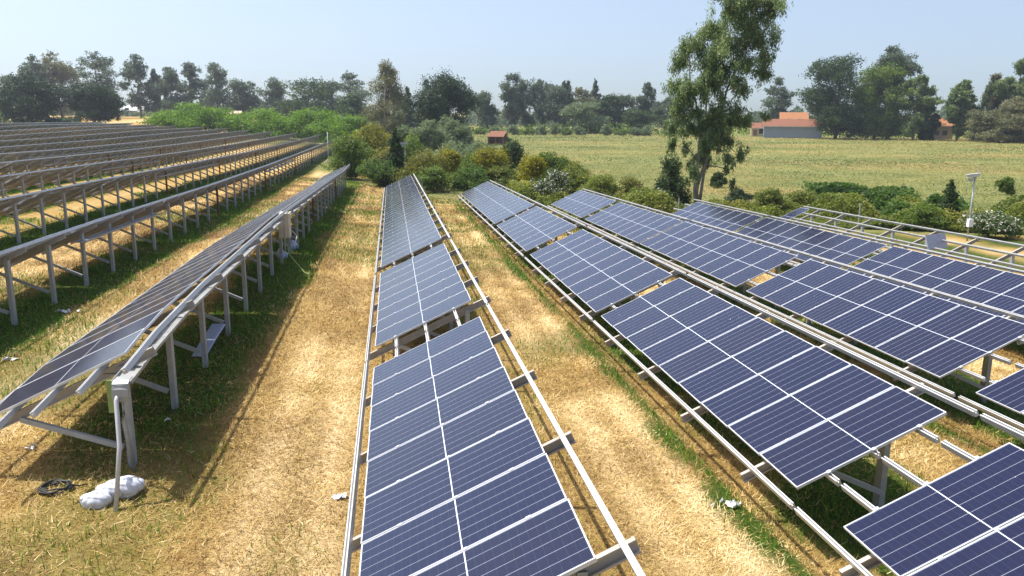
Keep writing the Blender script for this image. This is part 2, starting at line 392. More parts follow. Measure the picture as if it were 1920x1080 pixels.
def ground_mat():
    m = NT('dry_ground'); p = m.pos()
    n_big = m.noise(.45, 4, .6, p); n_mid = m.noise(3.2, 5, .65, p); n_fine = m.noise(26, 5, .7, p, .6)
    st = m.ramp(n_mid, [(.22, (.17, .10, .030)), (.42, (.32, .20, .062)), (.6, (.46, .315, .11)), (.8, (.62, .46, .19))])
    st = m.mix(m.math('MULTIPLY', m.math('MULTIPLY', m.attr('track'), m.math('ADD', n_big, .35)), 1.0, clamp=True), st, m.ramp(n_fine, [(.3, (.52, .37, .18)), (.7, (.80, .62, .36))]))
    st = m.mix(m.math('MULTIPLY', m.math('SUBTRACT', n_big, .52, clamp=True), 4.0, clamp=True), st, m.ramp(n_fine, [(.3, (.25, .17, .035)), (.7, (.43, .30, .07))]))
    gcol = m.ramp(n_fine, [(.28, (.020, .038, .007)), (.5, (.050, .085, .012)), (.75, (.13, .145, .03))])
    gf = m.math('MULTIPLY', m.math('ADD', m.attr('green'), m.math('MULTIPLY', m.math('SUBTRACT', n_mid, .5), .5)), 1.15, clamp=True)
    c = m.mix(gf, st, gcol)
    f1 = m.noise(.045, 5, .6, p); f2 = m.noise(.35, 5, .65, p)
    fc = m.ramp(f2, [(.25, (.12, .135, .040)), (.5, (.195, .200, .066)), (.75, (.29, .265, .10))])
    fc = m.mix(m.math('MULTIPLY', m.math('SUBTRACT', f1, .5, clamp=True), 5.0, clamp=True), fc, m.ramp(f2, [(.3, (.26, .165, .065)), (.7, (.38, .27, .11))]))
    c = m.mix(m.attr('meadow'), c, fc)
    dark = m.ramp(n_fine, [(.25, (.42, .40, .36)), (.5, (1, 1, 1)), (.8, (1.2, 1.18, 1.1))])
    c = m.mix(.8, c, dark, blend='MULTIPLY')
    m.l(c, m.p.inputs['Base Color']); m.p.inputs['Roughness'].default_value = .95; m.p.inputs['Specular IOR Level'].default_value = .1
    m.bump(m.math('ADD', n_fine, m.math('MULTIPLY', n_mid, .6)), .9, .05)
    return m.mat
me.materials.append(ground_mat())
tag(obj('ground', me), 'dry mown straw ground with green strips under the panels', kind='structure')

# ------------------------------------------------------------------ solar tables
LP, WP, GAP = 2.10, 1.04, .02
def rail_prof(w=.056, h=.075):
    a = w/2
    return [(-a, -h), (a, -h), (a, 0), (a*.36, 0), (a*.30, -.03), (-a*.30, -.03), (-a*.36, 0), (-a, 0)]
def c_prof(w, h, t=.008, lip=.02):
    """C section, open to +side"""
    return [(-w/2, -h/2), (w/2, -h/2), (w/2, -h/2+lip), (w/2-t, -h/2+lip), (w/2-t, -h/2+t), (-w/2+t, -h/2+t), (-w/2+t, h/2-t), (w/2-t, h/2-t), (w/2-t, h/2-lip), (w/2, h/2-lip), (w/2, h/2), (-w/2, h/2)]
b = MB(); T = .035
b.add([(0.011, -.011, -.003), (LP-.011, -.011, -.003), (LP-.011, -WP+.011, -.003), (.011, -WP+.011, -.003)], [(0, 3, 2, 1)], 0)
b.add([(0.011, -.011, -.009), (LP-.011, -.011, -.009), (LP-.011, -WP+.011, -.009), (.011, -WP+.011, -.009)], [(0, 1, 2, 3)], 1)
b.box((.7, -.52, -.02), (.10, .09, .02), 2); 
ME_PANEL = b.mesh('solar_panel', [MAT['cells'], MAT['back'], MAT['black']])
b = MB(); fw = .0115
for c, d in (((LP/2, -fw/2, -T/2), (LP, fw, T)), ((LP/2, -WP+fw/2, -T/2), (LP, fw, T)), ((fw/2, -WP/2, -T/2), (fw, WP-2*fw, T)), ((LP-fw/2, -WP/2, -T/2), (fw, WP-2*fw, T))): b.box(c, d)
ME_FRAME = b.mesh('panel_frame', MAT['frame'])
RS = (-.20, .43, 1.06, 1.70, 2.33)

def row_axes(row, y, dy=.5):
    d = Vector((0, 2*dy, zlow(row, y+dy)-zlow(row, y-dy))).normalized()
    uu = Vector((CT, 0, ST)); n = uu.cross(d).normalized(); d = n.cross(uu)
    return uu, d, n
def pt(row, s, y, w=0.0):
    uu, d, n = row_axes(row, y)
    return Vector((XLOW[row], y, zlow(row, y)))+uu*s+n*w

def put_panel(row, y, parent, base, frame=True):
    """far edge of the module at y"""
    uu, d, n = row_axes(row, y-.5)
    o = Vector((XLOW[row], y, zlow(row, y)))-base
    jit = random.uniform(-.003, .003)
    M = Matrix(((uu.x, d.x, n.x, o.x), (uu.y, d.y, n.y, o.y), (uu.z, d.z, n.z, o.z+jit), (0, 0, 0, 1)))
    p = obj('solar_panel', ME_PANEL, parent, mat=M)
    obj('panel_frame', ME_FRAME, p)
    return p

PROF_RAFTER = c_prof(.06, .13, .008, .018)
def support(row, y, parent, base, leg_mat, parts=True, mb=None):
    """rafter + post + brace at y"""
    uu, d, n = row_axes(row, y)
    off = -(T+.075)-.065-.002
    a = pt(row, -.27 if row == 1 else -.36, y, off)-base; c = pt(row, 2.44, y, off)-base
    m1 = mb or MB(); m1.sweep(PROF_RAFTER, [a, c], up=n)
    if not mb: obj('rafter', m1.mesh('rafter', MAT['rafter']), parent)
    top = pt(row, 1.93, y, off-.02); g = gz(top.x, top.y)
    top = top-base; bot = Vector((top.x, top.y, g-.25-base.z))
    m2 = mb or MB(); yo = Vector((0, .058, 0))
    m2.sweep(c_prof(.15, .085, .008, .025), [bot+yo, top+yo+Vector((0, 0, .03))], up=(1, 0, 0))
    if not mb: obj('post', m2.mesh('post', leg_mat), parent)
    q = pt(row, .42, y, off-.05)-base; fo = Vector((top.x-.06, top.y, g+.33-base.z))
    m3 = mb or MB(); ys = Vector((0, -.05, 0))
    m3.sweep([(-.035, -.03), (.035, -.03), (.035, .03), (.028, .03), (.028, -.022), (-.035, -.022)], [q+ys, fo+ys], up=(0, 1, 0))
    if not mb: obj('brace', m3.mesh('brace', MAT['galv']), parent)

def table(row, y0, n, label, group, posts=None, rail_lo=None, rail_hi=None, frame_only=(), noposts=False):
    """one rack: n modules from y0 (near) on, rails and legs"""
    y1 = y0+n*(WP+GAP)-GAP
    lo = rail_lo if rail_lo is not None else y0-.35; hi = rail_hi if rail_hi is not None else y1+.35
    xm = XLOW[row]+CT*1.05
    base = Vector((xm, (y0+y1)/2, gz(xm, (y0+y1)/2)))
    t = empty('solar_table', base, label, 'solar panel rack', group)
    for k in range(n):
        if k in frame_only: continue
        put_panel(row, y0+(k+1)*(WP+GAP)-GAP, t, base)
    for i, s in enumerate(RS):
        m = MB(); e = .12*((i*7+row*3) % 3-1) if 0 < i < 4 else 0
        m.sweep(rail_prof(), [pt(row, s, lo+e, -T-.001)-base, pt(row, s, hi+e, -T-.001)-base], up=row_axes(row, y0)[2])
        obj('rail', m.mesh('rail', MAT['alu']), t)
    ys = posts or [y0+1.0+2.36*i for i in range(int((y1-y0-1)/2.36)+1)]
    for y in ys: support(row, y, t, base, MAT['galv'])
    m = MB(); uu, d, nn = row_axes(row, y0); Mx = Matrix((uu, d, nn)).transposed()
    for k in range(n+1):
        for s in RS[1:4]:
            m.box(pt(row, s, y0+k*(WP+GAP)-GAP/2, .002)-base, (.05, .035 if 0 < k < n else .05, .012), 0, Mx)
    tag(obj('clamp', m.mesh('clamp', MAT['frame']), t), kind='stuff')
    return t

GR = 'new solar panel racks right of the mown aisle'
ordn = ['nearest', 'second nearest', 'third nearest', 'fourth nearest', 'fifth nearest', 'farthest']
def row_tables(row, spec, words):
    for (y0, n, lab, kw) in spec:
        table(row, y0, n, lab, GR, **kw)
row_tables(1, [
 (5.52, 8, 'dark blue solar rack filling the bottom centre, with wide gap behind it', dict(posts=[5.7, 8.07, 10.42, 12.8], rail_lo=4.2, rail_hi=14.72)),
 (15.5, 8, 'pale reflecting solar rack directly behind the bottom centre rack', dict(posts=[15.6, 17.85, 20.2, 22.57], rail_lo=14.85)),
 (25.1, 9, 'solar rack third from the camera in the central row', {}),
 (34.9, 9, 'solar rack fourth from the camera in the central row', {}),
 (44.7, 9, 'solar rack second from the far end of the central row', {}),
 (54.8, 9, 'greenish glinting rack at the far end of the central row, by the shrubs', {})], '')
row_tables(2, [
 (-2.0, 9, 'dark solar rack cut off by the bottom right corner', dict(rail_lo=-2.6, rail_hi=8.25, posts=[.05, 2.4, 4.75, 7.06])),
 (8.55, 9, 'large dark blue solar rack right of the mown aisle, before the bottom corner', dict(posts=[9.54, 11.85, 14.19, 16.63], rail_lo=8.35, rail_hi=18.12)),
 (18.55, 9, 'mid blue solar rack in second row, third from the camera', dict(posts=[19.12, 21.4, 23.74, 26.04], rail_lo=18.3, rail_hi=28.2)),
 (28.95, 8, 'pale blue solar rack in second row between two gaps, fourth from the camera', {}),
 (38.1, 9, 'pale solar rack of the second row, second from its far end', {}),
 (47.8, 9, 'pale solar rack at the far end of the second row by bare earth', {})], '')
row_tables(3, [
 (2.6, 9, 'solar rack corner at right edge beside the double rails', dict(rail_hi=12.3)),
 (13.06, 8, 'dark blue solar rack in third row, at right edge above the sunlit ground gap', dict(rail_hi=21.95, rail_lo=12.45)),
 (22.25, 9, 'bright blue solar rack in the middle of the third row', dict(rail_lo=22.0)),
 (31.95, 9, 'pale blue solar rack in third row joined to the bright blue one', {}),
 (42.2, 8, 'short pale solar rack at far end of the third row beside white oleander', {})], '')
row_tables(4, [
 (6.6, 9, 'solar rack of the fourth row just outside the right edge', {}),
 (16.2, 9, 'dark blue solar rack of the fourth row cut off by the right edge', {}),
 (26.1, 9, 'almost black solar rack in the fourth row beside the bare rack', {}),
 (35.95, 8, 'solar rack at far end of fourth row reflecting the big eucalyptus', dict(rail_hi=45.6))], '')
# bare rack: rails and posts, one module at its far end
def bare_rack():
    row = 5; y0, y1 = 14.0, 42.3
    base = Vector((21.8, 28, gz(21.8, 28)))
    t = empty('solar_table', base, 'long unfinished rack of bare rails with a single panel at its far end', 'solar panel rack', GR)
    put_panel(row, 42.2, t, base)
    for s in RS:
        for a, c in ((y0, 22.1), (22.15, 31.9), (31.95, y1)):
            m = MB(); m.sweep(rail_prof(), [pt(row, s, a, -T)-base, pt(row, s, c, -T)-base], up=row_axes(row, 20)[2]); obj('rail', m.mesh('rail', MAT['alu']), t)
    y = 40.7
    while y > y0: support(row, y, t, base, MAT['galv']); y -= 2.42
bare_rack()

# ------------------------------------------------------------------ older rows on the left, seen from behind
def long_row(row, y0, y1, label, group, individual=True, ytop=None):
    yb = (y0+y1)/2; xb = XLOW[row]+1.0
    base = Vector((xb, yb, gz(xb, yb)))
    t = empty('solar_row', base, label, 'solar panel row', group)
    knots = [y0]+[k for k in np.arange(math.ceil(y0/3)*3, y1, 3.0) if k-y0 > .5 and y1-k > .5]+[y1]
    for s in RS:
        m = MB(); m.sweep(rail_prof(), [pt(row, s, y, -T-.001)-base for y in knots], up=row_axes(row, yb)[2])
        obj('rail', m.mesh('rail', MAT['alu']), t)
    ps = []; y = y0+.75; k = 0
    while y+WP < y1-.2:
        ps.append(y+WP); k += 1
        y += WP+GAP+(.30 if k % 9 == 0 else 0)
    if individual:
        for q in ps: put_panel(row, q, t, base)
    else:
        V = []; mi = []; FV = []
        for q in ps:
            o = [pt(row, 0, q, 0), pt(row, LP, q, 0), pt(row, LP, q-WP, 0), pt(row, 0, q-WP, 0)]
            n = row_axes(row, q)[2]
            V.append([p-base for p in o[::-1]]); V.append([p-n*.03-base for p in o]); mi += [0, 1]
            V.append([o[1]-base, o[2]-base, o[2]-n*.035-base, o[1]-n*.035-base]); mi.append(2)
        tag(obj('solar_panel', soup('solar_panel', V, 4, [MAT['cells_far'], MAT['back'], MAT['frame']], midx=mi), t), kind='stuff')
    y = y0+.85; mb = None if individual else MB()
    i = 0
    while y < y1-.3:
        support(row, y, t, base, MAT['rust'] if (individual and i in (12, 19, 27, 34)) else MAT['galv'], mb=mb); y += 2.36; i += 1
    if mb: tag(obj('post', mb.mesh('post', MAT['galv']), t), kind='stuff')
    return t, base
m = NT('far_cells'); m.l(m.ramp(m.noise(2, 3, .5, m.pos()), [(.3, (.012, .014, .03)), (.7, (.022, .024, .045))]), m.p.inputs['Base Color']); m.p.inputs['Roughness'].default_value = .2
MAT['cells_far'] = m.mat
GL = 'solar panel rows on the left seen from behind'
tray_prof = [(-.13, 0), (.13, 0), (.13, .05), (.122, .05), (.122, .008), (-.122, .008), (-.122, .05), (-.13, .05)]
def cable_tray(row, y0, y1, t, base, off=(2.14, -.42)):
    m = MB()
    P = []
    for y in np.arange(y0, y1+.01, 2.0):
        p = pt(row, 1.93, y); P.append(Vector((p.x+off[0]-1.93, y, p.z+off[1]))-base)
    m.sweep(tray_prof, P)
    return obj('cable_tray', m.mesh('cable_tray', MAT['galv_light']), t), P

t0, b0_ = long_row(0, 10.5, 70.0, 'nearest left solar row seen edge on, white bag at its front post', GL)
LAB = {1: 'first solar row seen from behind, just left of the edge-on row',
       2: 'second solar row seen from behind, counted from the edge-on row',
       3: 'third solar row seen from behind, counted from the edge-on row',
       4: 'fourth solar row seen from behind, counted from the edge-on row',
       5: 'fifth solar row seen from behind, counted from the edge-on row',
       6: 'sixth solar row seen from behind, below the bright green trees',
       7: 'seventh solar row seen from behind, below the bright green trees',
       8: 'eighth solar row seen from behind, third from the back',
       9: 'ninth solar row seen from behind, ending at the ochre field',
       10: 'tenth solar row seen from behind, last but one',
       11: 'rearmost solar row, beneath the dark round trees at left'}
STARTS = {1: 14.5, 2: 25, 3: 36, 4: 47, 5: 58, 6: 70, 7: 81, 8: 92, 9: 104, 10: 115, 11: 126}
ENDS = {1: 165, 2: 170, 3: 175, 4: 178, 5: 180, 6: 186, 7: 187, 8: 189, 9: 191, 10: 190, 11: 189}
ROWS = {}
for k in range(1, 12):
    ROWS[k] = long_row(-k, STARTS[k], ENDS[k], LAB[k], GL, individual=k <= 4)
for k, a, c in ((1, 24.4, 34.0), (1, 60, 78), (2, 52, 70), (3, 58, 73), (3, 80, 108), (4, 62, 90), (5, 72, 104)):
    cable_tray(-k, a, c, *ROWS[k])

# ------------------------------------------------------------------ fittings of the nearest left row
def tray_pt(y, dx=0, dz=0):
    p = pt(0, 2.33, y); return Vector((p.x-.10+dx, y, p.z-.34+dz))
m = MB(); P = [tray_pt(y)-b0_ for y in (10.75, 12, 14, 16, 18, 20, 22, 24, 26.2)]; m.sweep(tray_prof, P)
for y in np.arange(11.6, 26, 1.05): m.box(tray_pt(y, 0, .0535)-b0_, (.262, .012, .004))
obj('cable_tray', m.mesh('cable_tray', MAT['galv_light']), t0)
m = MB(); P = [tray_pt(y)-b0_ for y in (28.6, 31, 34, 37, 40, 44, 48)]; m.sweep(tray_prof, P); obj('cable_tray', m.mesh('cable_tray', MAT['galv_light']), t0)
m = MB(); e = tray_pt(10.75)-b0_   # curved end cover
arc = [e+Vector((.02, .10, .075)), e+Vector((.02, -.06, .075)), e+Vector((.02, -.12, .045)), e+Vector((.02, -.155, -.02)), e+Vector((.02, -.165, -.11)), e+Vector((.02, -.15, -.19))]
m.sweep([(-.10, -.005), (.10, -.005), (.10, .005), (-.10, .005)], arc, up=(0, .3, 1)); obj('tray_end_cover', m.mesh('tray_end_cover', MAT['galv_light']), t0)
foot = at(216, 962)
m = MB(); tp = e+b0_+Vector((-.02, -.20, -.16)); kn = tp+(foot-tp)*.42+Vector((.03, .05, .0))
m.tube([p-b0_ for p in (tp+Vector((0, .1, .1)), tp, kn, foot+Vector((0, 0, -.05)))], .03, 10); obj('conduit', m.mesh('conduit', MAT['alu'], True), t0)
pp = pt(0, 1.93, 11.35); m = MB()
m.tube([p-b0_ for p in (tp+Vector((.02, .22, 0)), Vector((pp.x+.10, pp.y-.16, gz(pp.x, pp.y)+.75)), Vector((pp.x+.16, pp.y-.12, gz(pp.x, pp.y))))], .033, 8); obj('conduit', m.mesh('conduit', MAT['galv'], True), t0)
m = MB(); q = pt(0, 1.93, 11.25, -.2); m.box(Vector((q.x-.04, q.y-.30, q.z-.26))-b0_, (.09, .02, .46)); obj('end_plate', m.mesh('end_plate', MAT['green_board']), t0)
m = MB()   # loose cables under the module edge
for k in range(7):
    y = 11.2+.35*k; a = pt(0, 1.75, y, -.13); c = pt(0, 2.2, y+.3, -.2)
    m.tube([a-b0_, (a+c)/2-Vector((0, 0, .12+.05*(k % 3)))-b0_, c-b0_], .006, 5)
tag(obj('cable', m.mesh('cable', MAT['black']), t0), kind='stuff')
# electrical box on its bracket, hanging from the row
q = tray_pt(27.4); base = Vector((q.x+.05, 27.4, gz(q.x, 27.4)))
eb = empty('electrical_box', base, 'beige electrical box on a steel bracket on the edge-on solar row', 'electrical box')
m = MB(); m.box((0, 0, q.z-base.z-.22), (.32, .62, .78)); obj('housing', m.mesh('housing', MAT['beige']), eb)
m = MB(); m.box((0, 0, q.z-base.z+.185), (.38, .70, .03)); obj('lid', m.mesh('lid', MAT['beige']), eb)
m = MB(); m.tube([(.05, -.62, q.z-base.z+.1), (.05, -.62, q.z-base.z-.95), (.30, -.3, q.z-base.z-.85), (.30, .62, q.z-base.z-.70), (.05, .7, q.z-base.z-.4)], .025, 6); obj('bracket', m.mesh('bracket', MAT['galv_light']), eb)
m = MB(); m.tube([(.05, -.2, q.z-base.z-.6), (.15, -.5, .5), (.7, -1.3, .03), (.9, -1.6, .02)], .018, 6); obj('cable', m.mesh('cable', FOL['straw'] if False else MAT['green_board']), eb)

# ------------------------------------------------------------------ loose things on the ground
def blob(name, base, size, seed, mat, lumps=((0, 0, 0, 1),), fold=.16, nu=72, nv=44):
    m = MB(); rr = random.Random(seed)
    folds = [(Vector((rr.gauss(0, 1), rr.gauss(0, 1), rr.gauss(0, .5))).normalized(), rr.uniform(2.2, 5.5), rr.uniform(0, 6)) for _ in range(8)]
    for (ox, oy, oz, s) in lumps:
        V = []; F = []
        for j in range(nv+1):
            th = math.pi*j/nv
            for i in range(nu):
                ph = 2*math.pi*i/nu
                d = Vector((math.sin(th)*math.cos(ph), math.sin(th)*math.sin(ph), math.cos(th)))
                k = s*(.96+.10*math.sin(2.1*d.x+1.7*d.y+seed)+.06*math.sin(4.3*d.y-2.2*d.z+seed*2))
                for (vv, fr, fp) in folds: k -= s*fold*.20*(1-abs(math.sin(fr*d.dot(vv)+fp)))**3
                V.append((ox+d.x*k*size[0], oy+d.y*k*size[1], max(-.01, oz+d.z*k*size[2]+size[2]*.55)))
        for j in range(nv):
            for i in range(nu):
                F.append((j*nu+i, (j+1)*nu+i, (j+1)*nu+(i+1) % nu, j*nu+(i+1) % nu))
        m.add(V, F)
    return obj(name, m.mesh(name, mat, True), None, base)
b = at(218, 945)
MAT['sack'] = simple('white_sacking', (.60, .61, .66), .45, 0, .06, 12, .25)
MAT['sack_blue'] = simple('pale_blue_sheet', (.36, .42, .56), .45, 0, .08, 9, .2)
o = blob('plastic_bag', b+Vector((-.02, .16, 0)), (.27, .20, .17), 3, MAT['sack'], ((-.23, -.10, -.02, .82), (.10, .06, .01, 1.0), (-.05, .02, .02, .8)), .34)
o.rotation_euler = (0, 0, .35)
tag(o, 'crumpled white bag lying behind the pipe foot of the edge-on row', 'bag')
for (px, py, sz, sd, lab) in ((527, 486, (.16, .3, .24), 8, 'pale blue plastic sheet bundled under the edge-on row, nearer of two'), (548, 470, (.15, .26, .28), 12, 'pale blue plastic sheet bundled under the edge-on row, farther of two')):
    o = blob('plastic_sheet', at(px, py), sz, sd, MAT['sack_blue'], ((0, 0, 0, 1), (.1, .35, -.1, .7)), .3); tag(o, lab, 'plastic sheet', 'plastic sheets under the left row')
# coil of cable
cb = at(106, 921); m = MB(); P = []
for i in range(181):
    a = 2*math.pi*i/36; r = .175+.022*math.sin(i*.21)+.012*math.sin(i*.9); P.append((r*math.cos(a)+.012*math.sin(i*.05), r*.95*math.sin(a), .02+.018*(i/36)*.6+.008*math.sin(a*2+i*.1)))
P += [(.26, .06, .02), (.36, .10, .015)]
m.tube(P, .011, 6); o = obj('cable_coil', m.mesh('cable_coil', MAT['black'], True), None, cb); tag(o, 'coil of black cable lying on the dry grass left of the white bag', 'cable')
# tray cover lying under the row
a, c = at(372, 672), at(412, 640); c.z += .38
m = MB(); m.sweep([(-.15, -.02), (-.13, 0), (.13, 0), (.15, -.02), (.15, -.01), (.135, .012), (-.135, .012), (-.15, -.01)], [Vector((0, 0, .03)), (c-a)*.5+Vector((0, 0, .035)), c-a])
o = obj('cover_strip', m.mesh('cover_strip', MAT['sack_blue']), None, a); tag(o, 'pale blue metal cover strip leaning on the posts of the edge-on row', 'cover strip')
# scraps of torn foil and plastic
MAT['scrap'] = simple('scrap_foil', (.36, .37, .40), .4, .2, .3, 20)
def scraps(px, py, n, spread, label, sd):
    rr = random.Random(sd); b = at(px, py); t = empty('scrap_pile', b, label, 'scraps', 'scraps lying in the grass')
    for k in range(n):
        m = MB(); L = rr.uniform(.03, .08); w = rr.uniform(.015, .04); x, y = rr.gauss(0, spread), rr.gauss(0, spread*.5); h = rr.uniform(.01, .05)
        ca, sa = math.cos(rr.random()*6.3), math.sin(rr.random()*6.3)
        q = [(-L, -w, 0), (0, -w, h), (L, -w*.6, h*.4), (L, w, .01), (0, w, h*1.3), (-L, w*.8, .005)]
        q = [(x+a*ca-b_*sa, y+a*sa+b_*ca, z+.03) for a, b_, z in q]
        m.add(q+[(a, b_, z-.006) for a, b_, z in q], [(0, 1, 4, 5), (1, 2, 3, 4), (6, 11, 10, 7), (7, 10, 9, 8), (0, 6, 7, 1), (1, 7, 8, 2), (2, 8, 9, 3), (3, 9, 10, 4), (4, 10, 11, 5), (5, 11, 6, 0)])
        obj('scrap', m.mesh('scrap', MAT['scrap'] if rr.random() < .7 else MAT['white']), t)
scraps(1366, 950, 12, .13, 'grey heap of torn scraps on straw left of the right-hand racks', 1)
scraps(642, 936, 4, .06, 'few white scraps beside the rail of the bottom centre rack', 2)
scraps(138, 586, 7, .16, 'pale scraps in shade by a post of the first row seen from behind', 3)
scraps(28, 677, 6, .15, 'pale scraps at the left picture edge at the shade border', 4)
scraps(312, 791, 2, .05, 'white scrap in shade below the edge-on row', 5)
scraps(62, 845, 3, .10, 'small scraps at the corner of shade left of the front post', 6)

# ------------------------------------------------------------------ foliage
def lobes_of(kind, H, Wd, r):
    L = []
    if kind == 'round':
        for i in range(22):
            d = r.normal(size=3); d /= np.linalg.norm(d); k = r.uniform(.45, .72)
            L.append((d[0]*Wd/2*k, d[1]*Wd/2*k, H*.50+d[2]*H*.50*k, Wd*r.uniform(.13, .2), Wd*r.uniform(.13, .2), H*r.uniform(.11, .16)))
        L.append((0, 0, H*.5, Wd*.36, Wd*.36, H*.38))
    elif kind == 'euc':
        n = 12; ph = r.uniform(0, 6)
        for i in range(n):
            h = .14+.78*(i+r.uniform(-.6, 1.4))/n; env = math.sin(math.pi*min(1, (h+.02)/1.06))**.6
            a = ph+i*2.4; k = r.uniform(.08, .40)*env
            s = r.uniform(.12, .22)*env+.04
            L.append((math.cos(a)*Wd*k, math.sin(a)*Wd*k, H*h, Wd*s*1.15, Wd*s*1.15, H*r.uniform(.07, .125)))
        L.append((r.uniform(-.08, .08)*Wd, 0, H*.95, Wd*.13, Wd*.13, H*.06))
    elif kind == 'mass':
        for i in range(17):
            h = r.uniform(.1, .9); env = (1-((h-.45)/.6)**2)**.5; a = r.uniform(0, 6.28); k = r.uniform(.1, .36)*env
            L.append((math.cos(a)*Wd*k, math.sin(a)*Wd*k, H*h, Wd*r.uniform(.18, .27), Wd*r.uniform(.18, .27), H*r.uniform(.11, .17)))
    elif kind == 'cone':
        for i in range(11):
            h = .05+.9*i/10; a = r.uniform(0, 6.28); env = (1-h)**.7*.9+.1
            L.append((math.cos(a)*Wd*.12*env, math.sin(a)*Wd*.12*env, H*h, Wd*.40*env, Wd*.40*env, H*.09))
    elif kind == 'bush':
        for i in range(15):
            a = r.uniform(0, 6.28); k = r.uniform(0, .36); h = r.uniform(.2, .9)*(1-.4*(k/.36)**2)
            L.append((math.cos(a)*Wd*k, math.sin(a)*Wd*k, H*h, Wd*r.uniform(.16, .25), Wd*r.uniform(.16, .25), H*r.uniform(.16, .24)))
    elif kind == 'plume':
        for i in range(38):
            h = .05+.92*i/38; env = 1-max(0, h-.55)*1.25; a = r.uniform(0, 6.28); k = r.uniform(.05, .40)*env
            L.append((math.cos(a)*Wd*k+Wd*.06*h, math.sin(a)*Wd*k, H*h, Wd*.17*env+.2, Wd*.17*env+.2, H*.085))
    elif kind == 'ball':   # clipped ball on a short stem
        L.append((0, 0, H*.68, Wd*.44, Wd*.44, H*.28))
        for i in range(7):
            a = r.uniform(0, 6.28); L.append((math.cos(a)*Wd*.22, math.sin(a)*Wd*.22, H*r.uniform(.52, .84), Wd*.22, Wd*.22, H*.13))
    return np.array(L)

def leaves(L, n, size, r, droop=0.0, aspect=.42, sub=.34, shell=.35, spread=.85, kf=1.0, far_=1.0, tall=1.0):
    w = L[:, 3]*L[:, 5]; w = w/w.sum()
    V = []; TT = []
    for k, lb in enumerate(L):
        nk = int(n*w[k])+4; c = lb[:3]; rad = lb[3:6]
        K = max(5, int(kf*(26*(rad[0]/ (rad[0]+.2))+6)))
        d = r.normal(size=(K, 3)); d /= np.linalg.norm(d, axis=1)[:, None]
        sc = c+d*rad*r.uniform(shell, far_, (K, 1)); st = r.normal(.45, .13, K)
        which = r.integers(0, K, nk)
        p = sc[which]+r.normal(size=(nk, 3))*rad*sub*spread*np.array([1, 1, tall])
        out = (p-c)/rad; out /= np.linalg.norm(out, axis=1)[:, None]+1e-6
        nrm = out*.7+r.normal(size=(nk, 3))*.8+np.array([0, 0, .35]); nrm /= np.linalg.norm(nrm, axis=1)[:, None]
        ax = r.normal(size=(nk, 3)); ax[:, 2] -= droop*2.2
        ax -= nrm*(ax*nrm).sum(1)[:, None]; ax /= np.linalg.norm(ax, axis=1)[:, None]+1e-6
        bx = np.cross(nrm, ax); s = size*r.uniform(.6, 1.35, (nk, 1))
        V.append(np.stack([p-ax*s*.5, p+bx*s*aspect*.5-ax*s*.05, p+ax*s*.5, p-bx*s*aspect*.5-ax*s*.05], 1))
        TT.append(st[which]+r.normal(0, .13, nk))
    return np.concatenate(V), np.clip(np.concatenate(TT), 0, 1)

def plant(name, base, H, Wd, shape, kind, n, size, label, cat, group=None, seed=0, droop=0.0, bark='bark', trunk=True, lean=(0, 0), lobes=None, aspect=.45, sub=.34, flowers=0, part='crown', limb=.5, trad=None, kf=1.0):
    r = np.random.default_rng(seed+101)
    t = empty(name, base, label, cat, group)
    L = lobes if lobes is not None else lobes_of(shape, H, Wd, r)
    if lean != (0, 0):
        L = L.copy(); L[:, 0] += lean[0]*L[:, 2]/H; L[:, 1] += lean[1]*L[:, 2]/H
    V, tt = leaves(L, n, size, r, droop, aspect, sub, kf=kf, far_=1.12)
    V[..., 2] = np.maximum(V[..., 2], .02)
    if kind == 'oleander':
        fl = r.random(len(tt)) < .14*flowers; tt = np.where(fl & (V[:, 0, 2] > H*.35), .97, np.minimum(tt, .8))
    obj(part, soup(part, V, 4, FOL[kind], tt), t)
    if trunk:
        m = MB(); tr = trad or max(.06, H*.018)
        top = L[np.argmax(L[:, 2])][:3]
        P = [Vector((0, 0, -.15))]+[Vector((top[0]*f**1.3+r.normal()*tr*.8, top[1]*f**1.3+r.normal()*tr*.8, top[2]*f)) for f in (.15, .35, .55, .75, .95)]
        m.tube(P, [tr*1.25, tr, tr*.85, tr*.62, tr*.4, tr*.15], 7)
        for lb in L[r.permutation(len(L))[:7]]:
            f = max(.12, min(.8, lb[2]/top[2]*limb)); q = Vector((top[0]*f**1.3, top[1]*f**1.3, top[2]*f)); e = Vector(lb[:3])
            m.tube([q, q+(e-q)*.5+Vector((0, 0, -.03*H)), e], [tr*.5, tr*.32, tr*.1], 5)
        obj('trunk' if part == 'crown' else 'stem', m.mesh('trunk', MAT[bark], True), t)
    return t

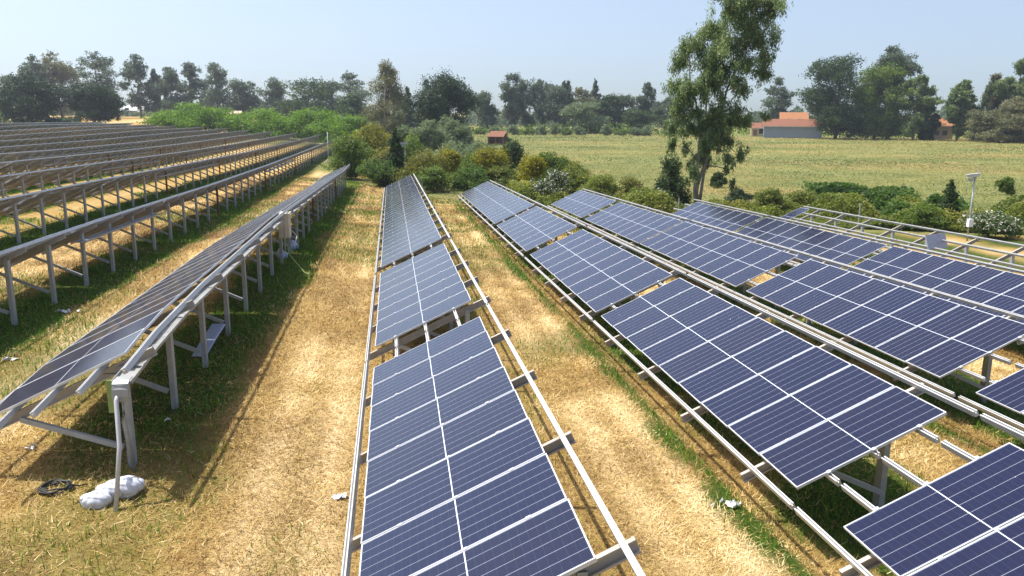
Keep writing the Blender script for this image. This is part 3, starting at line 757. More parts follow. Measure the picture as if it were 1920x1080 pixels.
# --- trees: (centre px, top py, width px, distance m, shape, leaf kind, label)
TG = 'tall eucalyptus trees behind the left rows'
far = [
 (72, 104, 62, 345, 'euc', 'eucfar', 'tall grey-green eucalyptus behind the leftmost dark round tree', TG),
 (118, 103, 66, 350, 'mass', 'eucbrown', 'brownish tall tree between the two dark round trees at left', TG),
 (28, 138, 60, 350, 'mass', 'eucfar', 'hazy tree at the left picture edge behind the dark round tree', TG),
 (192, 97, 88, 350, 'euc', 'eucfar', 'broad tall eucalyptus rising behind the second dark round tree', TG),
 (265, 101, 58, 355, 'euc', 'eucfar', 'narrow tall eucalyptus above the ochre field gap', TG),
 (296, 130, 24, 360, 'euc', 'eucfar', 'thin bare-stemmed eucalyptus beside the narrow tall one', TG),
 (325, 125, 52, 350, 'euc', 'eucfar', 'eucalyptus with open crown behind the first bright green tree', TG),
 (363, 119, 56, 350, 'euc', 'eucfar', 'pale eucalyptus left of the fork-shaped one', TG),
 (412, 118, 64, 345, 'euc', 'eucfar', 'fork-shaped dark eucalyptus standing alone above bright green trees', TG),
 (462, 150, 52, 360, 'mass', 'eucfar', 'low hazy tree right of the fork-shaped eucalyptus', TG),
 (508, 143, 62, 350, 'mass', 'eucfar', 'hazy grey tree left of the dark spreading tree', TG),
 (62, 134, 134, 240, 'round', 'oak', 'large dark round tree at the far left edge behind the rows', 'dark round trees'),
 (178, 147, 104, 235, 'round', 'oak', 'dark round tree second from the left edge behind the rows', 'dark round trees'),
 (571, 146, 86, 290, 'mass', 'dbush', 'dark spreading tree with forked trunk above the bright green trees', 'mixed trees behind the bright trees'),
 (618, 150, 46, 320, 'mass', 'eucfar', 'grey-green tree just right of the dark spreading tree', 'mixed trees behind the bright trees'),
 (660, 138, 76, 330, 'euc', 'eucfar', 'open-crowned grey tree left of the brown feathery tree', 'mixed trees behind the bright trees'),
 (655, 170, 60, 260, 'mass', 'dbush', 'low dark tree left of the brown feathery tree', 'mixed trees behind the bright trees'),
 (764, 165, 34, 260, 'cone', 'dbush', 'slim green tree between the brown tree and the big dark oak', 'mixed trees behind the bright trees'),
 (911, 176, 44, 290, 'mass', 'eucfar', 'hazy tree just right of the big dark oak', 'tree line behind the meadow'),
 (957, 139, 52, 285, 'euc', 'eucfar', 'tallest pale tree at left end of the meadow tree line', 'tree line behind the meadow'),
 (985, 152, 46, 290, 'mass', 'eucfar', 'green tree beside the tallest pale one in the meadow tree line', 'tree line behind the meadow'),
 (1014, 150, 44, 300, 'euc', 'eucfar', 'slender tree in the left half of the meadow tree line', 'tree line behind the meadow'),
 (1042, 156, 50, 290, 'mass', 'eucfar', 'drooping olive tree in the left half of the meadow tree line', 'tree line behind the meadow'),
 (1062, 151, 28, 300, 'euc', 'eucfar', 'thin tree with round top in the meadow tree line', 'tree line behind the meadow'),
 (1085, 164, 56, 300, 'euc', 'eucbrown', 'brownish open tree behind the low light green tree', 'tree line behind the meadow'),
 (1114, 153, 34, 310, 'cone', 'eucfar', 'pair of pale pointed crowns above the meadow tree line', 'tree line behind the meadow'),
 (1097, 192, 70, 270, 'mass', 'olive', 'low light green tree in the middle of the meadow tree line', 'tree line behind the meadow'),
 (1135, 178, 54, 290, 'mass', 'dbush', 'dark tree right of the low light green tree', 'tree line behind the meadow'),
 (1166, 174, 52, 295, 'mass', 'eucfar', 'blue-green tree in the right half of the meadow tree line', 'tree line behind the meadow'),
 (1213, 155, 42, 290, 'euc', 'eucfar', 'tall thin tree left of the big eucalyptus, far across the meadow', 'tree line behind the meadow'),
 (1205, 203, 60, 270, 'mass', 'dbush', 'low dark tree under the tall thin tree across the meadow', 'tree line behind the meadow'),
 (1245, 180, 44, 280, 'mass', 'eucfar', 'hazy tree half hidden by the left side of the big eucalyptus', 'tree line behind the meadow'),
 (1455, 147, 64, 286, 'euc', 'eucfar', 'silvery tree standing behind the orange roof', 'trees by the houses'),
 (1530, 192, 40, 286, 'mass', 'eucfar', 'low tree behind the right end of the garage', 'trees by the houses'),
 (1568, 102, 104, 241, 'mass', 'dbush', 'huge dense green tree right of the garage', 'trees by the houses'),
 (1642, 118, 104, 244, 'mass', 'bush', 'olive-brown dense tree joined to the huge green one', 'trees by the houses'),
 (1668, 87, 92, 251, 'euc', 'eucfar', 'tallest eucalyptus of the right group, leaning right behind the dense trees', 'trees by the houses'),
 (1716, 143, 58, 241, 'euc', 'euc', 'open eucalyptus on a bare curved trunk right of the dense trees', 'trees by the houses'),
 (1738, 196, 34, 243, 'mass', 'dbush', 'small dark leaning tree left of the far house', 'trees by the houses'),
 (1799, 153, 54, 246, 'euc', 'euc', 'dark green tree right of the far house', 'trees by the houses'),
 (1856, 140, 40, 251, 'euc', 'eucbrown', 'sparse pale tree behind the leaning cypress', 'trees by the houses'),
 (1905, 112, 70, 248, 'euc', 'euc', 'tall eucalyptus at the right picture edge', 'trees by the houses'),
 (1892, 178, 100, 236, 'mass', 'eucbrown', 'brownish bushy tree at the right picture edge', 'trees by the houses'),
]
for i, (px, ty, wpx, D, shp, kd, lab, grp) in enumerate(far):
    b = at_dist(px, D); H = top_z(px, ty, D)-b.z; Wd = wpx*mpp(px, 225, D)
    n = int((9500 if shp != 'euc' else 8000)*(3.4 if D < 256 else 1))
    plant('eucalyptus_tree' if shp == 'euc' else ('oak_tree' if kd == 'oak' else 'broadleaf_tree'), b, H, Wd*{'euc': 1.12, 'round': 1.05}.get(shp, 1.2), shp, kd, n, .0024*D*(.95 if D < 256 else 1.0), lab, 'tree', grp, seed=i, bark='bark_euc' if shp == 'euc' else 'bark', droop=.3 if 'euc' in kd else 0, sub=.19, kf=1.2)
b = at_dist(1826, 242); plant('cypress_tree', b, top_z(1850, 155, 242)-b.z, 4.2, 'cone', 'dbush', 3200, .42, 'dark leaning cypress in front of the sparse pale tree', 'tree', 'trees by the houses', seed=70, lean=(3.8, 0))
# nearer trees
b = at_dist(722, 165); plant('feathery_tree', b, top_z(722, 114, 165)-b.z, 92*mpp(722, 200, 165), 'plume', 'eucbrown', 20000, .36, 'brown-green feathery tall tree left of the big dark oak', 'tree', seed=71, droop=.7, sub=.26, bark='bark_euc')
b = at_dist(835, 172); plant('oak_tree', b, top_z(835, 125, 172)-b.z, 142*mpp(835, 200, 172), 'round', 'oak', 42000, .42, 'big dark round oak standing at the middle of the horizon', 'tree', 'dark round trees', seed=72, sub=.17, kf=1.4)
lime = [(322, 197, 66, 196), (362, 194, 72, 193), (404, 197, 70, 194), (452, 210, 60, 190), (492, 202, 76, 188), (536, 212, 64, 186), (575, 208, 70, 183), (612, 206, 72, 180), (650, 212, 64, 176), (682, 214, 46, 172)]
lw = ['leftmost bright green tree beside the ochre field', 'second bright green tree from the ochre field', 'third bright green tree from the ochre field', 'low bright green tree under the fork-shaped eucalyptus', 'bright green tree left of the dark spreading tree', 'bright green tree below the dark spreading tree', 'bright green tree right of the dark spreading tree', 'bright green tree at the far ends of the left rows', 'bright green tree behind the white tank', 'small bright green tree touching the brown feathery tree']
for i, (px, ty, wpx, D) in enumerate(lime):
    b = at_dist(px, D); H = top_z(px, ty, D)-b.z
    plant('bright_tree', b, H, wpx*1.55*mpp(px, 225, D), 'bush', 'lime', 9000, .42, lw[i], 'tree', 'bright green trees behind the left rows', seed=90+i, droop=-.3, sub=.24, kf=1.6)

# --- the big eucalyptus beside the racks
EB = at(1300, 385); ED = math.hypot(EB.x, EB.y)
lob = [(560,40,140,60),(430,75,85,65),(650,60,70,60),(570,140,120,70),(400,155,110,70),(290,225,85,75),(440,235,120,70),(600,220,85,60),(655,290,42,55),(240,310,62,60),(370,320,110,70),(520,335,85,60),(605,370,42,55),(562,445,32,45),(190,440,58,58),(280,450,85,65),(390,430,75,60),(470,440,42,45),(195,560,58,55),(290,570,78,58),(400,560,70,58),(175,650,46,46),(270,660,66,46),(380,650,66,55),(470,620,56,46),(550,620,54,44),(598,590,28,26),(158,735,32,38),(330,745,52,45),(430,720,46,46),(482,785,38,40),(440,860,24,24),(300,800,40,42),(465,935,24,30),(258,880,34,50),(560,-30,130,50),(450,-10,80,50),(330,390,60,50),(500,560,40,30),(330,690,50,60),(350,830,46,40),(240,760,36,36),(410,800,40,36),(350,640,60,60),(220,480,50,60),(420,350,80,60),(250,840,26,30)]
re = np.random.default_rng(5); LB = []
rgt = Vector((CR.x, CR.y, 0)).normalized(); fwd = Vector((rgt.y*-1, rgt.x, 0))
for (cx, cy, rx, ry) in lob:
    px, py = 1200+cx/2.7, cy/2.7; d = ray(px, py); h = math.hypot(d.x, d.y)
    p = Vector((d.x/h*ED, d.y/h*ED, H0+d.z/h*ED))-EB; s = mpp(px, py, ED)/2.7
    p += fwd*float(re.normal(0, 1.0))
    LB.append((p.x, p.y, p.z, rx*s, rx*s*.9, ry*s))
LB = np.array(LB)
tb = empty('eucalyptus_tree', EB, 'big leaning eucalyptus with several pale trunks beside the racks', 'tree')
V, tt = leaves(LB, 74000, .235, np.random.default_rng(6), .9, .30, .155, .1, .95, .95, 1.28, 1.8)
obj('crown', soup('crown', V, 4, FOL['euc'], tt), tb)
def crop_pt(cx, cy, dd=0.0):
    px, py = 1200+cx/2.7, cy/2.7; d = ray(px, py); h = math.hypot(d.x, d.y)
    return Vector((d.x/h*ED, d.y/h*ED, H0+d.z/h*ED))-EB+fwd*dd
stems = [([(285, 1030), (292, 940), (330, 830), (372, 720), (410, 590), (440, 460), (500, 320), (560, 180), (590, 60)], .12, .2), ([(300, 1030), (275, 940), (290, 820), (300, 690), (290, 560), (250, 420), (245, 300), (300, 200)], .11, -.3), ([(305, 1030), (320, 930), (340, 820), (350, 700), (340, 560), (350, 430), (390, 280), (420, 120)], .11, .6), ([(275, 1030), (268, 950), (285, 860), (300, 760)], .09, -.6)]
for st, r_, dd in stems:
    m = MB(); k = len(st); m.tube([crop_pt(a, c, dd*(.4+.6*i/k)) for i, (a, c) in enumerate(st)], [r_*(1-.85*i/(k-1))+.015 for i in range(k)], 9); obj('trunk', m.mesh('trunk', MAT['bark_euc'], True), tb)
m = MB()
for st in ([(300, 830), (260, 770), (190, 738), (150, 735)], [(405, 600), (470, 575), (540, 560), (600, 590)], [(372, 720), (430, 720), (480, 770)], [(440, 460), (500, 430), (560, 440)], [(500, 320), (580, 330), (650, 290)], [(290, 560), (220, 560), (180, 640)], [(250, 420), (190, 440)], [(350, 430), (290, 330), (240, 310)], [(560, 180), (620, 180), (660, 110)], [(390, 280), (330, 220), (290, 220)], [(292, 940), (262, 900), (250, 870)], [(330, 830), (420, 850), (440, 860)]):
    m = MB(); m.tube([crop_pt(a, c) for a, c in st], [.05, .035, .025, .015][:len(st)], 5); obj('limb', m.mesh('limb', MAT['bark_euc'], True), tb)

# --- shrubs: (centre px, base py, top py, width px, shape, kind, name, label)
shr = [
 (660, 336, 262, 74, 'bush', 'bush', 'shrub', 'dark green shrub beyond the far end of the edge-on row'),
 (700, 330, 248, 76, 'bush', 'red', 'shrub', 'reddish golden shrub behind the end of the edge-on row'),
 (722, 345, 285, 66, 'bush', 'red', 'shrub', 'orange-tipped shrub left of the dark slim tree'),
 (742, 350, 254, 44, 'cone', 'dbush', 'slim_tree', 'dark slim tree just left of the central row end'),
 (712, 350, 300, 60, 'bush', 'vine', 'shrub', 'bluish green young shrub in front of the orange-tipped shrub'),
 (790, 356, 280, 82, 'bush', 'red', 'shrub', 'reddish brown shrub behind the far end of the central row'),
 (812, 362, 318, 54, 'bush', 'bush', 'shrub', 'leafy green shrub right of the central row end'),
 (804, 285, 234, 52, 'bush', 'olive', 'olive_tree', 'grey olive tree left of two in front of the big oak'),
 (856, 280, 236, 48, 'bush', 'olive', 'olive_tree', 'grey olive tree right of two in front of the big oak'),
 (838, 278, 226, 36, 'bush', 'olive', 'olive_tree', 'taller olive tree between the two in front of the oak'),
 (862, 335, 264, 88, 'bush', 'olive', 'willow_shrub', 'broad grey-green willow shrub behind the golden topiary'),
 (840, 352, 288, 36, 'ball', 'yellow', 'topiary_tree', 'golden ball topiary on a thin stem left of the grey-green willow'),
 (921, 350, 284, 44, 'ball', 'yellow', 'topiary_tree', 'golden ball topiary behind the far end of second row'),
 (996, 372, 295, 38, 'ball', 'yellow', 'topiary_tree', 'olive-gold topiary with dark stem left of the white oleander'),
 (961, 340, 275, 44, 'bush', 'dbush', 'shrub', 'dark green shrub between the two golden topiaries'),
 (890, 358, 320, 60, 'bush', 'vine', 'shrub', 'pale green shrub beside the far end of second row'),
 (1036, 388, 326, 58, 'bush', 'oleander', 'oleander', 'white flowering oleander at the far end of the third row'),
 (1030, 345, 292, 60, 'bush', 'bush', 'shrub', 'green shrub behind the white oleander'),
 (1075, 368, 322, 60, 'bush', 'bramble', 'shrub', 'yellowish bramble right of the white oleander'),
 (1130, 380, 334, 64, 'bush', 'bramble', 'shrub', 'yellowish bramble behind the third row'),
 (1178, 388, 340, 56, 'bush', 'red', 'shrub', 'rusty bramble left of the two small boards'),
 (1242, 398, 360, 50, 'bush', 'oleander', 'shrub', 'pale flowering shrub at the foot of the dark shrub'),
 (1264, 392, 302, 54, 'bush', 'dbush', 'shrub', 'tall dark shrub left of the big eucalyptus'),
 (1380, 392, 362, 52, 'bush', 'olive', 'shrub', 'greyish shrub behind the far end of the fourth row'),
 (1345, 352, 328, 26, 'bush', 'dbush', 'shrub', 'small dark shrub in the meadow right of the eucalyptus trunks'),
 (1440, 408, 360, 58, 'bush', 'bramble', 'shrub', 'yellow-green bramble behind the fourth row'),
 (1500, 402, 362, 60, 'bush', 'bramble', 'shrub', 'bramble at the end of the bare rack'),
 (1775, 428, 350, 42, 'cone', 'dbush', 'slim_tree', 'slim dark shrub left of the camera mast'),
 (1735, 432, 385, 62, 'bush', 'bush', 'shrub', 'green shrub behind the bare rack, left of the slim one'),
 (1852, 446, 398, 84, 'bush', 'oleander', 'oleander', 'white flowering oleander right of the camera mast'),
 (1886, 366, 335, 26, 'bush', 'bush', 'shrub', 'lone round shrub in the meadow at the right edge'),
 (1545, 384, 352, 30, 'bush', 'dbush', 'shrub', 'small dark shrub at left end of the vine thicket'),
 (776, 332, 262, 56, 'bush', 'bush', 'shrub', 'green shrub right of the thin mast with white camera'),
 (700, 300, 240, 60, 'bush', 'yellow', 'shrub', 'golden green shrub in front of the brown feathery tree'),
 (760, 300, 246, 50, 'bush', 'olive', 'shrub', 'grey-green shrub left of the olive trees'),
 (884, 348, 298, 74, 'bush', 'bush', 'shrub', 'wide green shrub between the golden topiaries and the second row'),
 (650, 300, 266, 44, 'bush', 'bush', 'shrub', 'round shrub beside the pole at the end of the first row'),
 (940, 352, 312, 70, 'bush', 'bramble', 'shrub', 'yellowish thicket behind the end of the second row'),
 (900, 320, 268, 60, 'bush', 'olive', 'shrub', 'grey shrub behind the second golden topiary'),
 (1060, 338, 300, 60, 'bush', 'bramble', 'shrub', 'yellow-green thicket at the meadow edge, right of the oleander'),
 (1210, 396, 352, 66, 'bush', 'bramble', 'shrub', 'bramble mound at the foot of the two small boards'),
 (945, 268, 250, 16, 'bush', 'bush', 'shrub', 'small shrub left of the red-roofed shed'),
 (1100, 250, 222, 20, 'cone', 'olive', 'poplar', 'pale young poplar left of two before the tree line'),
 (1122, 250, 224, 18, 'cone', 'olive', 'poplar', 'pale young poplar right of two before the tree line'),
 (1752, 256, 240, 34, 'bush', 'bush', 'shrub', 'green bush in front of the pink-cream house among the trees'),
 (1455, 258, 240, 36, 'bush', 'olive', 'shrub', 'grey bush against the left end of the garage'),
]
for i, (px, by, ty, wpx, shp, kd, nm, lab) in enumerate(shr):
    b = at(px, by); D = math.hypot(b.x, b.y); H = max(.5, top_z(px, ty, D)-b.z); Wd = wpx*mpp(px, by, D)*1.38; H *= 1.12
    n = int(np.clip(3500+Wd*H*700, 3500, 12000))
    plant(nm, b, H, Wd, shp, kd, n, float(np.clip(.0026*D, .12, .5)), lab, 'tree' if 'tree' in nm or nm == 'poplar' else 'shrub', 'shrubs and small trees at the row ends', seed=200+i, part='crown' if shp in ('cone', 'ball') else 'foliage', flowers=1, sub=.22 if shp != 'ball' else .3, trad=.05 if shp == 'ball' else None, kf=1.5)
# low hedge across the meadow
hx = [900, 928, 962, 990, 1015, 1040, 1062, 1085, 1140, 1165, 1190, 1215]
ow_ = ['first', 'second', 'third', 'fourth', 'fifth', 'sixth', 'seventh', 'eighth', 'ninth', 'tenth', 'eleventh', 'twelfth']
hw_ = [f'{w} low hedge bush from the shed along the far side of the meadow' for w in ow_]
for i, px in enumerate(hx):
    b = at_dist(px, 248); plant('hedge_bush', b, 2.4+.5*(i % 3), 4.3+.8*(i % 2), 'bush', 'olive' if i % 3 else 'bush', 1500, .5, hw_[i], 'shrub', 'hedge bushes along the far meadow edge', seed=300+i, part='foliage')

# ------------------------------------------------------------------ scattered ground vegetation
def inview(x, y, z=0.0, mg=.22):
    P = np.stack([x, y, np.zeros_like(x)+z-H0], -1)
    d = P@np.array(CF); a = P@np.array(CR)/d*FPX/960; b_ = P@np.array(CU)/d*FPX/540
    return (d > 1) & (np.abs(a) < 1+mg) & (np.abs(b_) < 1+mg)
def blades(name, x, y, hgt, lean, wid, tint, mat, r):
    N = len(x); z = ground(x, y); a = r.uniform(0, 2*np.pi, N)
    d = np.stack([np.cos(a)*np.sin(lean), np.sin(a)*np.sin(lean), np.cos(lean)], -1)
    s = np.stack([-np.sin(a), np.cos(a), r.normal(0, .25, N)], -1)
    p = np.stack([x, y, z+r.uniform(-.01, .015, N)], -1)
    V = np.stack([p-s*wid[:, None], p+s*wid[:, None], p+d*hgt[:, None]], 1)
    return obj(name, soup(name, V, 3, mat, np.clip(tint, 0, 1)))
r = np.random.default_rng(11)
def cand(n, x0, x1, y0, y1, p=1.0):
    y = y0+(y1-y0)*r.random(n)**p; x = r.uniform(x0, x1, n); k = inview(x, y); return x[k], y[k]
def trk(x, y):
    u = np.mod(x+5.60, 5.2)
    return (np.exp(-((u-3.75)/.32)**2)*.8+np.exp(-((u-4.6)/.3)**2))*smooth(fbm(x, y, .25, 77), .3, .6)
x, y = cand(1300000, -14, 22, 4.0, 75, 2.0)
keep = (r.random(len(x)) < (1-.9*green_mask(x, y))) & (y < hedge_y(x)+1)
x, y = x[keep], y[keep]; dist = np.hypot(x, y)
print('straw', len(x))
o = blades('straw', x, y, r.uniform(.04, .13, len(x))*(1+.02*dist), r.uniform(.75, 1.55, len(x)), .0022+.00030*dist, .36+1.5*(fbm(x, y, .7, 31)-.5)+.5*trk(x, y)+r.normal(0, .2, len(x)), FOL['straw'], r)
tag(o, 'dry mown straw lying over the aisles', 'straw', kind='stuff')
x, y = cand(110000, -14, 12, 4.0, 26, 1.6)
keep = (r.random(len(x)) < (1-.85*green_mask(x, y))*(.35+.9*smooth(fbm(x, y, .9, 37), .35, .6))); x, y = x[keep], y[keep]; print('stalks', len(x))
o = blades('straw_stalks', x, y, r.uniform(.09, .20, len(x)), r.uniform(1.2, 1.58, len(x)), r.uniform(.0035, .006, len(x)), np.where(r.random(len(x)) < .42, r.uniform(0, .2, len(x)), r.uniform(.6, 1.0, len(x))), FOL['straw'], r)
tag(o, 'longer loose stalks of cut straw strewn on the nearest ground', 'straw', kind='stuff')
x, y = cand(700000, -40, 24, 6, 75, 1.5)
g = green_mask(x, y); keep = (r.random(len(x)) < g*.9) & (y < hedge_y(x)+2); x, y = x[keep], y[keep]; dist = np.hypot(x, y)
print('grass', len(x))
hh = (.05+.17*fbm(x, y, .8, 41)**1.5)*(1+.004*dist)
o = blades('grass', x, y, hh*r.uniform(.6, 1.4, len(x)), np.abs(r.normal(.45, .3, len(x))), .003+.00042*dist, .53+.9*(fbm(x, y, .5, 43)-.5)+r.normal(0, .16, len(x)), FOL['grass'], r)
tag(o, 'green grass growing in strips in the shade of the racks', 'grass', kind='stuff')
def scatter(name, x, y, z, size, tint, mat, label, cat, aspect=.6, up=.5):
    N = len(x); p = np.stack([x, y, z], -1)
    n = r.normal(size=(N, 3))*.7+np.array([0, 0, up]); n /= np.linalg.norm(n, axis=1)[:, None]
    a = r.normal(size=(N, 3)); a -= n*(a*n).sum(1)[:, None]; a /= np.linalg.norm(a, axis=1)[:, None]; c = np.cross(n, a); s = size[:, None]
    V = np.stack([p-a*s*.5, p+c*s*aspect*.5, p+a*s*.5, p-c*s*aspect*.5], 1)
    return tag(obj(name, soup(name, V, 4, mat, np.clip(tint, 0, 1))), label, cat, kind='stuff')
# meadow
n = 300000; ang = r.uniform(-.05, .75, n); D = 42*np.exp(r.random(n)*math.log(262/42)); x, y = np.sin(ang)*D, np.cos(ang)*D
k = inview(x, y) & (y > hedge_y(x)+1.5) & (r.random(n) < .55+.45*smooth(fbm(x, y, .12, 51), .35, .6)); x, y, D = x[k], y[k], D[k]
k = x > 2; x, y, D = x[k], y[k], D[k]
print('meadow', len(x))
hm = .10+.55*fbm(x, y, .22, 53)**2
scatter('meadow_plants', x, y, ground(x, y)+hm*r.random(len(x)), .0014*D*r.uniform(.6, 1.5, len(x))+.05, .42+1.5*(fbm(x*.5, y, .045, 57)-.5)+.9*(fbm(x*.6, y, .13, 59)-.5)+.25*(fbm(x, y, .35, 58)-.5)+.22*(smooth(D, 50, 110)-.6)-.12*smooth(x, 25, 45)*(1-smooth(D, 90, 150))+r.normal(0, .035, len(x))-.03, FOL['field'], 'yellow-green meadow plants covering the field beyond the racks', 'meadow', .5, 2.2)
# bramble belt between racks and meadow
n = 150000; x = r.uniform(9, 48, n); t_ = r.random(n)**1.3; y = hedge_y(x)+1.2+t_*(5+6*fbm(x, x*0+3, .2, 61)); k = inview(x, y); x, y, t_ = x[k], y[k], t_[k]
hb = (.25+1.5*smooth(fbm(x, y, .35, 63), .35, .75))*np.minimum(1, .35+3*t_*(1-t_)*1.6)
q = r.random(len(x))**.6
print('bramble', len(x))
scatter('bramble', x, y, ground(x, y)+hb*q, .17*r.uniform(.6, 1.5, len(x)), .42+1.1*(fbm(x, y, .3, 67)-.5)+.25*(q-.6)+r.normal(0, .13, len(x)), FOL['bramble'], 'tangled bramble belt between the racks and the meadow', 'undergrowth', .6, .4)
# vine thicket behind the bare rack
pa, pb = at(1560, 388), at(1740, 425)
n = 42000; s = r.random(n); w_ = r.normal(0, 1, n)
x = pa.x+(pb.x-pa.x)*s+w_*1.6*.6+r.uniform(0, 5, n)*.7; y = pa.y+(pb.y-pa.y)*s+w_*1.0+r.uniform(0, 5, n)
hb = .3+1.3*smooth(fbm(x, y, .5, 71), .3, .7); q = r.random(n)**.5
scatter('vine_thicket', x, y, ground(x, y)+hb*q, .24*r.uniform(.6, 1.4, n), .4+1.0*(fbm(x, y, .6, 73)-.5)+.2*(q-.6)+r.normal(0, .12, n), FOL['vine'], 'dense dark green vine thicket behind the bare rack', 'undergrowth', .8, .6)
# far low scrub at the foot of the tree lines
n = 30000; ang = r.uniform(-.62, .78, n); D = r.uniform(225, 300, n); x, y = np.sin(ang)*D, np.cos(ang)*D
k = (D > 262) & ((x > 0) | (D > 310)); x, y, D = x[k], y[k], D[k]
hb = 3.6*smooth(fbm(x, y, .06, 81), .3, .7); q = r.random(len(x))
scatter('far_scrub', x, y, ground(x, y)+hb*q, .75*r.uniform(.6, 1.4, len(x)), .45+.8*(fbm(x, y, .1, 83)-.5)+r.normal(0, .12, len(x)), FOL['bush'], 'low scrub at the foot of the far trees', 'undergrowth', .7, .5)

n = 90000; ang = r.uniform(-.66, .80, n); D = r.uniform(400, 480, n); x, y = np.sin(ang)*D, np.cos(ang)*D
hw = (3+8*smooth(fbm(ang*60, ang*0+2, 1.0, 91, 4), .25, .75))*np.where((ang > -.33) & (ang < -.255), .35, 1.0)
q = r.random(n)**.7
scatter('far_woods', x, y, ground(x, y)+hw*q, 1.25*r.uniform(.6, 1.4, n), .42+.9*(fbm(ang*90, hw*.1+q*3, 1.0, 93)-.5)+r.normal(0, .12, n), FOL['eucfar'], 'hazy woods closing the horizon behind the tree lines', 'woods', .8, .3)

n = 9000; ang = r.uniform(-.63, -.335, n); D = r.uniform(238, 262, n); x, y = np.sin(ang)*D, np.cos(ang)*D
hb = 1.2+3.0*smooth(fbm(ang*70, ang*0+5, 1.0, 95, 3), .3, .7); q = r.random(n)
scatter('undergrowth', x, y, ground(x, y)+hb*q, .7*r.uniform(.6, 1.4, n), .4+r.normal(0, .14, n), FOL['dbush'], 'dark undergrowth at the foot of the dark round trees at left', 'undergrowth', .7, .5)

# ------------------------------------------------------------------ buildings
MAT['wall_blue'] = simple('grey_blue_render', (.25, .28, .33), .85, 0, .06, .6)
MAT['wall_cream'] = simple('cream_render', (.52, .40, .29), .85, 0, .08, .6)
MAT['wall_white'] = simple('white_render', (.70, .70, .68), .85, 0, .05, .6)
MAT['roof_tile'] = simple('orange_roof_tiles', (.30, .125, .045), .85, 0, .18, 2.5, .3)
MAT['roof_brown'] = simple('brown_red_roof', (.20, .078, .040), .85, 0, .2, 2.5, .3)
MAT['dark_open'] = simple('dark_glass', (.03, .03, .035), .3, 0, .1, 3)
MAT['trim'] = simple('pale_trim', (.62, .58, .52), .8, 0, .06, 2)
def house(name, px, D, wpx, eave_py, ridge_py, depth, wall, roof, label, wins=(), door=None, name_cat='house'):
    b = at_dist(px, D); s = mpp(px, 240, D); w = wpx*s; he = top_z(px, eave_py, D)-b.z; hr = top_z(px, ridge_py, D)-b.z
    t = empty(name, b, label, name_cat); t.rotation_euler = (0, 0, -math.atan2(b.x, b.y)*.9)
    m = MB(); x, d = w/2, depth
    m.add([(-x, 0, 0), (x, 0, 0), (x, d, 0), (-x, d, 0), (-x, 0, he), (x, 0, he), (x, d, he), (-x, d, he), (-x+.02, d/2, hr-.08), (x-.02, d/2, hr-.08)], [(0, 1, 5, 4), (1, 2, 6, 9, 5), (2, 3, 7, 6), (3, 0, 4, 8, 7)]); obj('wall', m.mesh('wall', wall), t)
    m = MB(); o_ = .5
    k = (hr-he)/(d/2)
    for sg in (0, 1):
        y0_, y1_ = (-o_, d/2) if sg == 0 else (d+o_, d/2); z0 = he-o_*k+.06; z1 = hr+.06
        V = [(-x-o_, y0_, z0), (x+o_, y0_, z0), (x+o_, y1_, z1), (-x-o_, y1_, z1)]; V += [(a, c, e+.18) for a, c, e in V]
        m.add(V, [(0, 3, 2, 1), (4, 5, 6, 7), (0, 1, 5, 4), (1, 2, 6, 5), (2, 3, 7, 6), (3, 0, 4, 7)])
    obj('roof', m.mesh('roof', roof), t)
    m = MB(); m.box((0, -o_-.06, he-o_*k+.10), (w+2*o_, .1, .16)); obj('gutter', m.mesh('gutter', MAT['trim']), t)
    for (f, z, ww, hh) in wins:
        m = MB(); m.box((f*w, -.03, z), (ww+.16, .08, hh+.16)); fr = obj('window', m.mesh('window', MAT['trim']), t)
        m = MB(); m.box((f*w, -.085, z), (ww, .03, hh)); obj('pane', m.mesh('pane', MAT['dark_open']), fr)
    if door:
        m = MB(); m.box((door[0]*w, -.04, door[2]/2), (door[1], .08, door[2])); obj('door', m.mesh('door', MAT['ply']), t)
    return t
house('garage', 1488, 242, 104, 236.5, 225, 7, MAT['wall_blue'], MAT['roof_brown'], 'long grey-blue garage with a brown-red roof beyond the meadow', (), None, 'garage')
house('house', 1489, 265, 46, 226, 212, 9, MAT['wall_cream'], MAT['roof_tile'], 'cream house with orange tiled roof behind the garage', ((-.2, 4.6, 1.2, 1.2), (.2, 4.6, 1.2, 1.2)))
house('house', 1428, 256, 34, 240, 232, 6, MAT['wall_cream'], MAT['roof_brown'], 'low brown house with dark opening left of the garage', ((.05, 1.6, 1.6, 1.5),), (-.3, 1.0, 2.0))
house('house', 1768, 254, 38, 236, 224, 9, MAT['wall_cream'], MAT['roof_tile'], 'pink-cream house with orange roof between trees at right', ((-.2, 1.8, 1.2, 1.3), (.15, 1.8, 1.2, 1.3)))
house('house', 240, 430, 32, 207, 197, 10, MAT['wall_white'], MAT['wall_white'], 'small white building glimpsed behind the ochre field', ((.0, 3, 1.6, 1.6),))
house('house', 440, 330, 22, 214, 209, 8, MAT['wall_cream'], MAT['wall_cream'], 'pale roof glimpsed between bright green trees', ())
